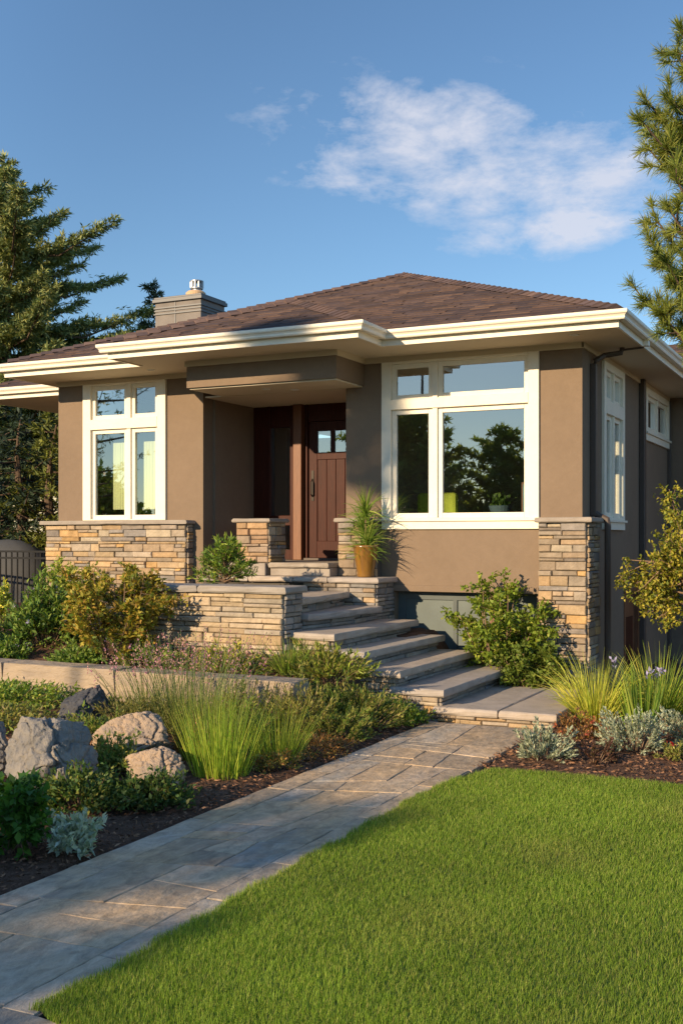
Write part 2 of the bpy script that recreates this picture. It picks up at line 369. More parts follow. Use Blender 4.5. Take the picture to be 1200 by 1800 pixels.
# ------------------------------------------------------------------ terrain
def pos(u, d, z=0):      # ground point on the bearing of the photo's column u at depth d
    c, s = math.cos(R(26)), math.sin(R(26)); k = (u - 600) / 1949; return ((-s + c * k) * d, (c + s * k) * d)
def ss(a, b, x):
    t = np.clip((np.asarray(x, float) - a) / (b - a), 0, 1); return t * t * (3 - 2 * t)
def lerp(a, b, t): return a + (b - a) * t
def H(x, y):
    x = np.asarray(x, float); y = np.asarray(y, float)
    z = .1 + .17 * ss(-4.1, -7.2, x) * ss(3.0, 6.5, y)
    back = ss(8.72, 8.98, y) * ss(-4.35, -4.9, x)
    z = lerp(z, .50 + .24 * ss(9.0, 10.2, y), back)
    z = z - .78 * ss(11.6, 14.5, y) * ss(-3.3, -2.2, x)
    z = z + .03 * np.sin(x * 2.1 + y * 1.3) * np.sin(y * 2.7 - x) * ss(8.2, 9, y) * ss(-2.7, -2.3, x)
    return z
def Hf(x, y): return float(H(x, y))

def grid(name, xs, ys, zf, material):
    X, Y = np.meshgrid(xs, ys); Z = zf(X, Y); V = np.stack([X, Y, Z], -1).reshape(-1, 3); nx, ny = len(xs), len(ys)
    i = np.arange(ny - 1)[:, None] * nx + np.arange(nx - 1)[None]; F = np.stack([i, i + 1, i + nx + 1, i + nx], -1).reshape(-1, 4)
    return np_mesh(name, V, F, np.ones((len(V), 3)), material, smooth=True)

PX0, PX1 = -3.87, -2.80          # path edges
def lawn_x(y):                    # left edge of the lawn
    return PX1 + .02
def lawn_left(y):
    y = np.asarray(y, float); return PX1 - .01 + .012 * np.sin(9 * y) + .008 * np.sin(23 * y + 1) + .16 * ss(6.9, 8.0, y) ** 2
def lawn_top(x):
    return 7.9 + .13 * np.sin(np.asarray(x) * 1.1 + 3.4)
def bedz(X, Y):
    z = H(X, Y); r = np.random.default_rng(3).normal(0, .008, z.shape); z = z + r
    cut = ((X > PX0 - .02) & (X < PX1 + .06) & (Y < 10.2)) | ((X > PX0) & (Y < 3.25)) | ((X > PX1 - .1) & (Y < 7.78))
    z = np.where(cut, np.minimum(z, .04), z)
    inside = ((X > -10.3) & (X < -3.2) & (Y > 12.7)) | ((X > -6.2) & (X < -2.9) & (Y > 10.05) & (Y < 11.6))
    return np.where(inside, z - .6, z)
xs = np.concatenate([np.linspace(-22, -11, 40), np.arange(-10.9, 3.0, .09), np.linspace(3.1, 9, 24)])
ys = np.concatenate([np.linspace(-2, 2.6, 14), np.arange(2.7, 12.9, .09), np.linspace(13, 26, 45)])
bed = grid('garden_bed', xs, ys, bedz, M['soil']); tag(bed, 'brown mulch bed around the plants and the walk', kind='structure')
xs = np.concatenate([np.linspace(-600, -24, 30), np.linspace(-22, 12, 40), np.linspace(14, 600, 30)]); ys = np.concatenate([np.linspace(-300, -4, 30), np.linspace(-3, 27, 40), np.linspace(29, 900, 30)])
gr = grid('ground', xs, ys, lambda X, Y: H(X, Y) - np.where((X > -22.1) & (X < 9.1) & (Y > -2.1) & (Y < 26.1), .75, .02), M['far_ground']); tag(gr, 'grassy ground round the house lot', kind='structure')

# lawn sheet + blades
xs = np.linspace(PX1 + .01, 6, 90); ts = np.linspace(0, 1, 60)
XX, TT = np.meshgrid(xs, ts)
def lawn_near(x): return 3.14 + .06 * np.exp(-((np.asarray(x) - PX1) / .08) ** 2)
YY = lawn_near(XX) * (1 - TT) + lawn_top(XX) * TT
XX = XX + (lawn_left(YY) - PX1) * np.exp(-(XX - PX1) / .3)
V = np.stack([XX, YY, np.full_like(XX, .104)], -1).reshape(-1, 3); nx = len(xs)
i = np.arange(59)[:, None] * nx + np.arange(nx - 1)[None]; F = np.stack([i, i + 1, i + nx + 1, i + nx], -1).reshape(-1, 4)
lw = np_mesh('lawn', V, F, np.ones((len(V), 3)), M['thatch']); tag(lw, 'clipped green lawn beside the flagstone walk', kind='structure')

def lawn_grass():
    lf = Leaves(11); r = lf.r; n = 520000
    # denser near the camera where single blades show
    x = r.uniform(PX1 - .05, 1.35, n); y = 3.1 + (r.uniform(0, 1, n) ** 1.25) * 4.95
    k = (y > lawn_near(x) - .015) & (y < lawn_top(x) + .02) & (x > lawn_left(y) - np.abs(r.normal(0, .012, n))) & (x < .05 * y + .9)
    x, y = x[k], y[k]; n = len(x)
    clump = np.array([mnoise.noise(Vector((a * 9, b * 9, 0))) for a, b in zip(x[::1], y[::1])]) if n < 1 else None
    ph = np.sin(x * 2.3 + 1.3 * np.sin(y * 1.7)) * np.sin(y * 1.9 + 1.1 * np.sin(x * 2.1)) + .45 * np.sin(x * 8 + y * 3) * np.sin(y * 7 - x * 3)
    P = np.stack([x, y, np.full(n, .1)], 1)
    ang = r.uniform(0, 2 * np.pi, n); lean = np.abs(r.normal(.28, .2, n))
    D = np.stack([np.cos(ang) * lean + .10, np.sin(ang) * lean + .05, np.ones(n)], 1)
    L = r.uniform(.02, .042, n) * (1 + .10 * ph); W = r.uniform(.0022, .0038, n) * (1 + .12 * (y - 3))
    pal = [(.14, .215, .026), (.165, .235, .032), (.19, .255, .04), (.11, .18, .024), (.26, .265, .08), (.155, .225, .03)]
    lf.blade(P, D, L, W, pal, droop=r.uniform(.1, .9, n), seg=2, jit=.2)
    c = lf.C[-1]; c *= (1 + .13 * np.repeat(ph, 6))[:, None]
    dry = np.clip(np.sin(x * 3.3 + 2 * np.sin(y * 1.1)) * np.sin(y * 2.6 + 1.7 * np.sin(x * 1.3)) - .35, 0, 1) * 1.2; dry = np.repeat(dry * (r.uniform(0, 1, n) < .6), 6)[:, None]
    c[:] = c * (1 - dry * .5) + np.array([.27, .24, .09]) * dry * .5
    return tag(lf.build('grass', M['grass']), 'short mown grass blades of the lawn', 'grass', kind='stuff')
lawn_grass()

# ------------------------------------------------------------------ stone work
PAL_STONE = [(.36, .25, .15), (.40, .275, .15), (.32, .245, .17), (.27, .22, .18), (.43, .30, .16), (.36, .28, .20), (.46, .275, .10), (.25, .215, .19), (.39, .255, .13), (.31, .23, .155), (.40, .32, .22)]
PAL_GREY = [(.25, .22, .195), (.28, .235, .19), (.22, .20, .185), (.31, .26, .20), (.27, .24, .21)]
def ledge(mb, o, u, w, U, Hh, seed, depth=.05, pal=PAL_STONE, rows=(.035, .05, .065, .08, .10), lens=(.12, .42)):
    """thin split stones over a rectangle: o corner, u along, w outward normal, z up"""
    r = random.Random(seed); o, u, w = Vector(o), Vector(u), Vector(w); zup = Vector((0, 0, 1)); z = 0.0
    def stone(a0, a1, z0, z1):
        d = r.uniform(.3, 1.1) * depth; c = r.choice(pal); k = r.uniform(.78, 1.18); c = tuple(q * .85 + sum(c) / 3 * .15 for q in c); hs = r.uniform(-.02, .02)
        c = (c[0] * k + hs * .4, c[1] * k, c[2] * k - hs * .3)
        g = .0035; a0 += g; a1 -= g; z0 += g * .8; z1 -= g * .8
        if a1 - a0 < .012 or z1 - z0 < .012: return
        ch = min(.009, (a1 - a0) * .3, (z1 - z0) * .3)
        J = lambda q=.004: r.uniform(-q, q)
        crn = [(a0, z0), (a1, z0), (a1, z1), (a0, z1)]; crn = [(a + J(), zz + J(.003)) for a, zz in crn]
        ca, cz = (a0 + a1) / 2, (z0 + z1) / 2
        V = [o + u * a + zup * zz - w * .004 for a, zz in crn]
        V += [o + u * a + zup * zz + w * (d - ch) for a, zz in crn]
        V += [o + u * (a + (ch if a < ca else -ch)) + zup * (zz + (ch if zz < cz else -ch)) + w * (d + J(.005)) for a, zz in crn]
        mb.add(V, [(8, 9, 10, 11)] + [(i, (i + 1) % 4, (i + 1) % 4 + 4, i + 4) for i in range(4)] + [(i + 4, (i + 1) % 4 + 4, (i + 1) % 4 + 8, i + 8) for i in range(4)], c)
    while z < Hh - 1e-4:
        h = r.choice(rows) * r.uniform(.9, 1.15)
        if Hh - z - h < .04: h = Hh - z
        a = 0.0
        while a < U - 1e-4:
            L = r.uniform(*lens) * (1.25 if h < .06 else 1)
            if U - a - L < .1: L = U - a
            if h > .085 and r.random() < .35 and L > .16:
                q = h * r.uniform(.38, .62); stone(a, a + L, z, z + q)
                sp = L * r.uniform(.3, .7)
                if r.random() < .5: stone(a, a + sp, z + q, z + h); stone(a + sp, a + L, z + q, z + h)
                else: stone(a, a + L, z + q, z + h)
            else: stone(a, a + L, z, z + h)
            a += L
        z += h

def slab(mb, poly, z0, z1, seed, col, amp=.006):
    """thick paving slab with a slightly uneven, rounded rock edge"""
    r = random.Random(seed); pts = []
    n = len(poly)
    for i in range(n):
        a, b = Vector(poly[i]), Vector(poly[(i + 1) % n]); k = max(1, int((b - a).length / .14))
        for j in range(k): pts.append(a + (b - a) * (j / k))
    c = sum(pts, Vector((0, 0))) / len(pts)
    def inset(d): return [p + (c - p).normalized() * (d + r.uniform(-amp, amp)) for p in pts]
    rings = [(inset(.014), z0), (inset(.0), z0 + (z1 - z0) * .25), (inset(.002), z0 + (z1 - z0) * .62), (inset(.008), z1 - .008), (inset(.022), z1)]
    base = len(mb.v); m = len(pts)
    for ring, z in rings:
        for p in ring: mb.v.append((p.x, p.y, z + r.uniform(-.0015, .0015))); mb.c.append(col)
    for q in range(len(rings) - 1):
        for i in range(m): mb.f.append((base + q * m + i, base + q * m + (i + 1) % m, base + (q + 1) * m + (i + 1) % m, base + (q + 1) * m + i))
    mb.f.append(tuple(base + i for i in range(m - 1, -1, -1))); mb.f.append(tuple(base + (len(rings) - 1) * m + i for i in range(m)))

# flagstone walk
def build_path():
    mb = MB(); r = random.Random(5)
    pal = [(0.424, 0.332, 0.231), (0.456, 0.346, 0.235), (0.371, 0.312, 0.243), (0.339, 0.303, 0.255), (0.488, 0.35, 0.214), (0.36, 0.312, 0.251), (0.403, 0.307, 0.211), (0.318, 0.293, 0.251), (0.435, 0.336, 0.239)]
    def st(p):
        """one flagstone from its four joint corners"""
        p = [Vector(q) for q in p]; c = sum(p, Vector((0, 0))) / 4
        col = r.choice(pal); k = r.uniform(.74, 1.16); col = tuple(q * k for q in col); z = .1 + r.uniform(-.0015, .002)
        pts = []
        for i in range(4):
            a, b = p[i], p[(i + 1) % 4]; n = max(1, int((b - a).length / .09))
            for j in range(n):
                q = a + (b - a) * (j / n); pts.append(q + (c - q).normalized() * .0045 + Vector((r.uniform(-.005, .005), r.uniform(-.005, .005))))
        m = len(pts); base = len(mb.v)
        for d, zz in ((0, z - .03), (0, z - .004), (.005, z)):
            for q in pts: w = q + (c - q).normalized() * d; mb.v.append((w.x, w.y, zz)); mb.c.append(col)
        for q in range(2):
            for i in range(m): mb.f.append((base + q * m + i, base + q * m + (i + 1) % m, base + (q + 1) * m + (i + 1) % m, base + (q + 1) * m + i))
        mb.f.append(tuple(base + 2 * m + i for i in range(m)))
    def field(x0, x1, y0, y1, rows=(.34, .8), sl=.17, cols=(1, 2, 2, 3)):
        """courses between slanted joint lines"""
        y = y0; lo = (y0, y0)
        while lo[0] < y1 - .01:
            h = r.uniform(*rows)
            hi = (lo[0] + h + r.uniform(-sl, sl), lo[1] + h + r.uniform(-sl, sl))
            if y1 - max(hi) < .3: hi = (y1, y1)
            n = r.choice(cols); fr = [0] + [(i + 1 + r.uniform(-.25, .25)) / n for i in range(n - 1)] + [1]
            fr2 = [min(1, max(0, f + (r.uniform(-.13, .13) if 0 < f < 1 else 0))) for f in fr]
            X = lambda f: x0 + (x1 - x0) * f
            Lo = lambda f: lo[0] + (lo[1] - lo[0]) * f
            Hi = lambda f: hi[0] + (hi[1] - hi[0]) * f
            for (a, b), (a2, b2) in zip(zip(fr, fr[1:]), zip(fr2, fr2[1:])):
                A, B, C, D = (X(a), Lo(a)), (X(b), Lo(b)), (X(b2), Hi(b2)), (X(a2), Hi(a2))
                if r.random() < .4 and (b - a) * (x1 - x0) > .28:
                    u, v = r.uniform(.35, .65), r.uniform(.35, .65); E = (A[0] + (D[0] - A[0]) * u, A[1] + (D[1] - A[1]) * u); F = (B[0] + (C[0] - B[0]) * v, B[1] + (C[1] - B[1]) * v)
                    st([A, B, F, E]); st([E, F, C, D])
                else: st([A, B, C, D])
            lo = hi
    def border(x0, x1, y0, y1):
        y = y0
        while y < y1 - .01:
            h = r.uniform(.55, 1.1)
            if y1 - y - h < .4: h = y1 - y
            st([(x0, y), (x1, y), (x1, y + h), (x0, y + h)]); y += h
    border(PX0, PX0 + .19, 2.6, 9.86); border(PX1 - .15, PX1 + .01, 3.15, 7.9); field(PX0 + .19, PX1 - .15, 2.6, 7.9)
    field(PX0 + .19, PX1 + .03, 7.9, 9.86)
    field(PX1 - .15, 4.0, 2.0, 2.6, cols=(9, 10)); field(PX1 - .15, 4.0, 2.6, 3.15, rows=(.55, .56), sl=0, cols=(8, 9)); field(PX0 - .2, PX1 - .15, 1.2, 2.6)
    o = mb.build('path', M['flag']); tag(o, 'grey and tan flagstone walk leading to the stone steps', kind='structure')
    b = MB(); b.box(PX0 - .01, PX1 + .02, 1.1, 9.88, .02, .094); b.box(PX1 + .02, 4.1, 1.9, 3.16, .02, .093); b.box(PX0 - .25, PX0 - .01, 1.1, 2.62, .02, .092)
    j = b.build('path_joints', M['joint']); tag(j, 'sandy joints between the flagstones of the walk', kind='structure')
build_path()

# ------------------------------------------------------------------ the house
YW = 12.4; XR = -3.035; XL = -10.52; FL = 1.54; SOF = 4.05
house = thing('house', 'single-storey taupe stucco house with brown hip roof, cream trim and stone bases', 'house', (-6.5, 14, .1))

def stucco_walls():
    w = MB()
    w.wall('x', YW, YW + .18, -5.985, XR, -.9, SOF, [(-5.39, -3.63, 2.07, 3.985), (-5.33, -3.56, .18, 1.2)])
    w.build('front_wall', M['stucco'], house)
    w = MB(); w.wall('x', YW, YW + .18, XL, -8.086, -.2, SOF, [(-9.95, -8.77, 2.085, 4.0)])
    w.build('front_wall', M['stucco'], house)
    w = MB(); w.wall('y', XR, XR - .18, YW + .18, 22.0, -1.2, SOF, [(13.42, 14.45, 2.0, 3.95), (16.1, 17.8, 3.36, 3.93), (14.66, 15.57, -1.1, 1.17)])
    w.build('side_wall', M['stucco'], house)
    w = MB(); w.wall('y', XL, XL + .18, YW + .18, 14.1, -.2, SOF); w.box(-11.6, XL, 14.1, 14.28, -.2, SOF); w.box(-11.6, -11.42, 14.28, 21.8, -.2, SOF)
    w.build('side_wall', M['stucco'], house)
    w = MB(); w.wall('x', 22.0, 21.82, -11.6, XR - .18, -1.2, SOF); w.build('rear_wall', M['stucco'], house)
    # porch recess: returns
    w = MB(); w.box(-8.25, -8.086, YW + .18, 12.64, 1.3, SOF); w.box(-8.25, -8.05, 12.64, 13.85, 1.3, SOF)
    w.build('porch_wall', M['stucco'], house)
    w = MB(); w.box(-5.985, -5.80, YW + .18, 13.85, 1.3, SOF); w.build('porch_wall', M['stucco'], house)
    # wing at the far right, in the shade
    w = MB(); w.box(XR, 1.6, 18.0, 18.2, -1.2, SOF); w.box(1.42, 1.6, 18.2, 22, -1.2, SOF); w.build('wing_wall', M['stucco'], house)
    # header beam over the porch
    w = MB(); w.box(-7.822, -5.735, 11.62, 12.398, 3.722, 3.985); hb = w.build('porch_header', M['stucco'], house)
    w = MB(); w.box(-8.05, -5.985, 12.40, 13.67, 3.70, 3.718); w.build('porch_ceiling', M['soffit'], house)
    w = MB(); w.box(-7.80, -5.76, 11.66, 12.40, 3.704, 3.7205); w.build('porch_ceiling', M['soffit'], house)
    for x, y in ((-6.9, 12.0), (-6.6, 12.2), (-3.0, 11.9), (-8.6, 11.95)):
        d = MB(); z = 3.703 if -7.8 < x < -5.7 else SOF; d.lathe(x, y, [(.055, z + .001), (.055, z - .006), (.042, z - .010), (.038, z - .003)], 18); d.build('recessed_light', M['frosted'], house)
stucco_walls()

def eaves():
    path = [(-10.78, 21.0), (-10.78, 11.6), (-8.52, 11.6), (-8.52, 10.95), (-5.14, 10.95), (-5.14, 11.6), (-2.46, 11.6), (-2.46, 22.4)]
    f = MB(); f.sweep(path, [(-.025, SOF - .012), (0, SOF - .012), (0, 4.185), (-.025, 4.185)]); f.build('fascia', M['cream'], house)
    g = MB(); g.sweep(path, [(.002, 4.112), (.070, 4.108), (.078, 4.122), (.078, 4.14), (.088, 4.156), (.104, 4.168), (.108, 4.18), (.108, 4.205), (.098, 4.209), (.092, 4.196), (.002, 4.196)])
    g.build('gutter', M['cream'], house)
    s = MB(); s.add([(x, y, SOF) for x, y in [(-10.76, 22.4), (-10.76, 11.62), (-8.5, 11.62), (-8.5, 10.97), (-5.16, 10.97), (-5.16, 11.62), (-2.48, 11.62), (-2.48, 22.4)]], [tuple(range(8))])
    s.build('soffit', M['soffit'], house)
    z = MB(); z.box(-5.735, XR + .02, YW - .022, YW, 3.985, SOF); z.box(XR, XR + .022, YW - .022, 18.0, 3.99, SOF)
    z.box(XL - .02, -8.086, YW - .022, YW, 3.985 , SOF); z.box(-7.84, -5.715, 11.60, 11.62, 3.985, SOF); z.box(-5.735, -5.713, 11.62, YW - .022, 3.985, SOF); z.box(-7.842, -7.82, 11.62, YW - .03, 3.985, SOF)
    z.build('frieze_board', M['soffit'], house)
    # set-back rear-left eave and right wing eave
    p2 = [(-13.05, 21), (-13.05, 13.40), (-10.80, 13.40)]
    f = MB(); f.sweep(p2, [(-.025, 4.04), (0, 4.04), (0, 4.175), (-.025, 4.175)]); f.build('fascia', M['cream'], house)
    g = MB(); g.sweep(p2, [(.002, 4.112), (.070, 4.108), (.078, 4.14), (.104, 4.168), (.108, 4.205), (.002, 4.196)]); g.build('gutter', M['cream'], house)
    s = MB(); s.add([(-13.03, 13.42, 4.048), (-10.8, 13.42, 4.048), (-10.8, 21, 4.048), (-13.03, 21, 4.048)], [(0, 1, 2, 3)]); s.build('soffit', M['soffit'], house)
    p3 = [(-2.34, 17.3), (2.2, 17.3), (2.2, 22.4)]
    f = MB(); f.sweep(p3, [(-.025, 4.04), (0, 4.04), (0, 4.175), (-.025, 4.175)]); f.build('fascia', M['cream'], house)
    g = MB(); g.sweep(p3, [(.002, 4.112), (.070, 4.108), (.078, 4.14), (.104, 4.168), (.108, 4.205), (.002, 4.196)]); g.build('gutter', M['cream'], house)
    s = MB(); s.add([(-2.4, 17.32, 4.046), (2.18, 17.32, 4.046), (2.18, 22.4, 4.046), (-2.4, 22.4, 4.046)], [(0, 1, 2, 3)]); s.build('soffit', M['soffit'], house)
eaves()

def roof():
    r = random.Random(21)
    pal = [(.084, .054, .044), (.10, .063, .050), (.070, .046, .040), (.11, .070, .054), (.080, .054, .048), (.060, .041, .037)]
    m = .4; EX = .135; ZE = 4.20
    def face(mb, edge0, n_up, len_f, ymax):
        """courses climbing from eave: edge0(t)->(a0,a1,point fn)"""
        k = 0; d = 0.0
        while d < ymax - 1e-3:
            d2 = min(d + EX / math.sqrt(1 + m * m), ymax); a0, a1 = len_f(d); b0, b1 = len_f(d2)
            cuts = [a0]; a = a0 - r.uniform(0, .25)
            while True:
                a += r.uniform(.14, .34)
                if a >= a1 - .06: break
                if a > a0 + .06: cuts.append(a)
            cuts.append(a1)
            for q, (u0, u1) in enumerate(zip(cuts, cuts[1:])):
                c = r.choice(pal); kk = r.uniform(.9, 1.12); c = tuple(x * kk for x in c); th = r.choice((.008, .008, .013, .017))
                t0, t1 = max(min(u0, b1), b0), max(min(u1, b1), b0)
                mb.add([n_up(u0, d, th), n_up(u1, d, th), n_up(t1, d2, .003), n_up(t0, d2, .003), n_up(u0, d, -.01), n_up(u1, d, -.01)], [(0, 1, 2, 3), (0, 4, 5, 1)], c)
            d = d2
    mb = MB()
    XA, XB, Y0 = -10.87, -2.37, 11.51; half = (XB - XA) / 2
    # main hip, front / right / left faces
    face(mb, None, lambda a, d, th: (a, Y0 + d, ZE + m * d + th), lambda d: (XA + d, XB - d), half)
    face(mb, None, lambda a, d, th: (XB - d, a, ZE + m * d + th), lambda d: (Y0 + d, 22.4 - d), half)
    face(mb, None, lambda a, d, th: (XA + d, a, ZE + m * d + th), lambda d: (Y0 + d, 22.4 - d), half)
    # hip over the porch bump-out
    PA, PB, P0 = -8.61, -5.05, 10.86; ph = (PB - PA) / 2
    face(mb, None, lambda a, d, th: (a, P0 + d, ZE + m * d + th), lambda d: (PA + d, PB - d), ph)
    face(mb, None, lambda a, d, th: (PB - d, a, ZE + m * d + th), lambda d: (P0 + d, 11.55 + d), ph)
    face(mb, None, lambda a, d, th: (PA + d, a, ZE + m * d + th), lambda d: (P0 + d, 11.55 + d), ph)
    # set-back rear-left roof
    face(mb, None, lambda a, d, th: (a, 13.31 + d, ZE - .005 + m * d + th), lambda d: (-13.14 + d, -9.5), 2.6)
    face(mb, None, lambda a, d, th: (-13.14 + d, a, ZE - .005 + m * d + th), lambda d: (13.31 + d, 22.0), 2.6)
    face(mb, None, lambda a, d, th: (a, 17.21 + d, ZE - .005 + m * d + th), lambda d: (-4.0, 2.29 - d), 2.4)
    face(mb, None, lambda a, d, th: (2.29 - d, a, ZE - .005 + m * d + th), lambda d: (17.21 + d, 22.0), 2.4)
    # hip and ridge caps, their sunlit brightness put into the colour
    def caps(p, q):
        p, q = Vector(p), Vector(q); n = int((q - p).length / .15); dr = (q - p).normalized(); s = dr.cross(Vector((0, 0, 1))).normalized()
        for i in range(n):
            a = p + (q - p) * (i / n); b = p + (q - p) * ((i + 1.15) / n); c = r.choice(pal); kk = r.uniform(1.2, 1.7); c = tuple(x * kk for x in c)
            up = Vector((0, 0, 1)); lo = .02 * 1
            mb.add([a + s * .13 - up * .015, a + up * .045, a - s * .13 - up * .015, b + s * .13 - up * .03, b + up * .026, b - s * .13 - up * .03,
                    a + s * .12 - up * .04, a - s * .12 - up * .04], [(0, 1, 4, 3), (1, 2, 5, 4), (0, 6, 7, 2, 1)], c)
    ap = (XA + half, Y0 + half, ZE + m * half)
    caps((XB - .12, Y0 + .12, ZE + .048), ap); caps((XA + .12, Y0 + .12, ZE + .048), ap); caps(ap, (ap[0], 22.4 - half, ap[2]))
    pp = (PA + ph, P0 + ph, ZE + m * ph); caps((PB - .12, P0 + .12, ZE + .048), pp); caps((PA + .12, P0 + .12, ZE + .048), pp); caps(pp, (pp[0], 13.2, pp[2]))
    o = mb.build('roof', M['shingle'], house)
    # rear slope
    b = MB(); b.add([(XA, 22.4, ZE), (XB, 22.4, ZE), (XB - half, 22.4 - half, ZE + m * half)], [(0, 1, 2)]); b.build('rear_roof', M['shingle_plain'], house)
    return o
roof()

def chimney():
    x0, x1, y0, y1 = -10.85, -9.958, 15.2, 15.92
    c = MB(); c.box(x0, x1, y0, y1, 4.2, 5.74); ch = c.build('chimney', M['siding'], house)
    b = MB()
    for z, t in ((5.64, .02), (5.595, .014), (5.54, .02)): b.box(x0 - t, x1 + t, y0 - t, y1 + t, z, z + .022)
    b.box(x0 + .385, x0 + .405, y0 - .008, y0 - .0005, 4.3, 5.73); b.build('trim_band', M['dark_metal'], ch)
    b = MB(); b.box(x0 - .04, x1 + .04, y0 - .04, y1 + .04, 5.74, 5.80); b.box(x0 - .02, x1 + .02, y0 - .02, y1 + .02, 5.80, 5.83); b.build('cap', M['dark_metal'], ch, bevel=.006)
    b = MB(); b.lathe(-10.22, 15.45, [(.165, 5.83), (.165, 5.90), (.13, 5.93)], 24); b.build('collar', M['clay'], ch)
    b = MB(); b.lathe(-10.20, 15.45, [(.075, 5.92), (.075, 5.96), (.105, 5.965), (.105, 5.985), (.07, 5.985)], 20)
    for k in range(10):
        q = k * math.pi / 5; b.box(-10.20 + .095 * math.cos(q) - .013, -10.20 + .095 * math.cos(q) + .013, 15.45 + .095 * math.sin(q) - .013, 15.45 + .095 * math.sin(q) + .013, 5.985, 6.085)
    b.lathe(-10.20, 15.45, [(.112, 6.085), (.112, 6.10), (.05, 6.118)], 20); b.build('flue_cowl', M['metal'], ch)
chimney()

def window(T, a0, a1, z0, z1, casing, mull, rail, sill=True, glassmat='glass', head=.1, foot=.09, inset=.055, label=None, skirt=False):
    """T(a, out, z)->world. One frame mesh (casings, rails, sashes), panes and a sill. mull: list of a positions; rail: (zlo, zhi) or None"""
    f = MB()
    def bx(a, b, o0, o1, z, zz):
        v = [T(p, q, s) for s in (z, zz) for q in (o0, o1) for p in (a, b)]
        f.add(v, [(0, 1, 3, 2), (4, 6, 7, 5), (0, 4, 5, 1), (2, 3, 7, 6), (0, 2, 6, 4), (1, 5, 7, 3)])
    ci = casing; D = .035
    bx(a0, a0 + ci, -.02, D, z0, z1); bx(a1 - ci, a1, -.02, D, z0, z1)
    bx(a0 + ci, a1 - ci, -.02, D, z1 - head, z1)
    if foot: bx(a0 + ci, a1 - ci, -.02, D, z0, z0 + foot)
    zones = [(z0 + foot, z1 - head)]
    if rail: bx(a0 + ci, a1 - ci, -.02, D + .004, rail[0], rail[1]); zones = [(z0 + foot, rail[0]), (rail[1], z1 - head)]
    cuts = [a0 + ci] + list(mull) + [a1 - ci]; panes = []
    for (zl, zh) in zones:
        for q, mm in enumerate(mull): bx(mm - .032, mm + .032, -.03, .022, zl, zh)
        for q in range(len(cuts) - 1):
            l = cuts[q] + (.032 if q > 0 else 0); r = cuts[q + 1] - (.032 if q < len(cuts) - 2 else 0); sw = .058
            bx(l, l + sw, -.05, -.004, zl, zh); bx(r - sw, r, -.05, -.004, zl, zh); bx(l + sw, r - sw, -.05, -.004, zl, zl + sw); bx(l + sw, r - sw, -.05, -.004, zh - sw, zh)
            panes.append((l + sw, r - sw, zl + sw, zh - sw))
    w = f.build('window', M['cream'], house, bevel=.004)
    if label: w['label'] = label
    for (l, r, zl, zh) in panes:
        p = MB(); o = -.03
        p.add([T(l - .006, o, zl - .006), T(r + .006, o, zl - .006), T(r + .006, o, zh + .006), T(l - .006, o, zh + .006)], [(0, 1, 2, 3)]); p.build('pane', M[glassmat], w)
    if sill:
        s = MB(); 
        def bs(a, b, o0, o1, z, zz):
            v = [T(p, q, t) for t in (z, zz) for q in (o0, o1) for p in (a, b)]
            s.add(v, [(0, 1, 3, 2), (4, 6, 7, 5), (0, 4, 5, 1), (2, 3, 7, 6), (0, 2, 6, 4), (1, 5, 7, 3)])
        bs(a0 - .03, a1 + .03, -.01, .062, z0 - .03, z0)
        if skirt: bs(a0, a1 - .0, -.005, .036, z0 - .125, z0 - .03)
        s.build('sill', M['cream'], w, bevel=.004)
    return w
TF = lambda a, o, z: (a, YW - o, z)
TS = lambda a, o, z: (XR + o, a, z)
window(TF, -5.491, -3.527, 2.075, 3.984, .125, [-4.80], (3.40, 3.52), label='large front window of four panes with cream casing', skirt=True, foot=.012, head=.03)
window(TF, -10.062, -8.667, 2.088, 3.984, .135, [-9.283], (3.35, 3.49), sill=False, foot=.015, head=.025, label='tall four-pane window on the left front')
window(TS, 13.36, 14.54, 2.07, 3.985, .11, [13.95], (3.36, 3.52), foot=.03, head=.09, label='tall narrow-looking window on the shaded side wall', skirt=True)
window(TS, 16.0, 17.9, 3.36, 3.985, .12, [16.95], None, foot=.03, head=.09, label='small high window on the shaded side wall', skirt=True)

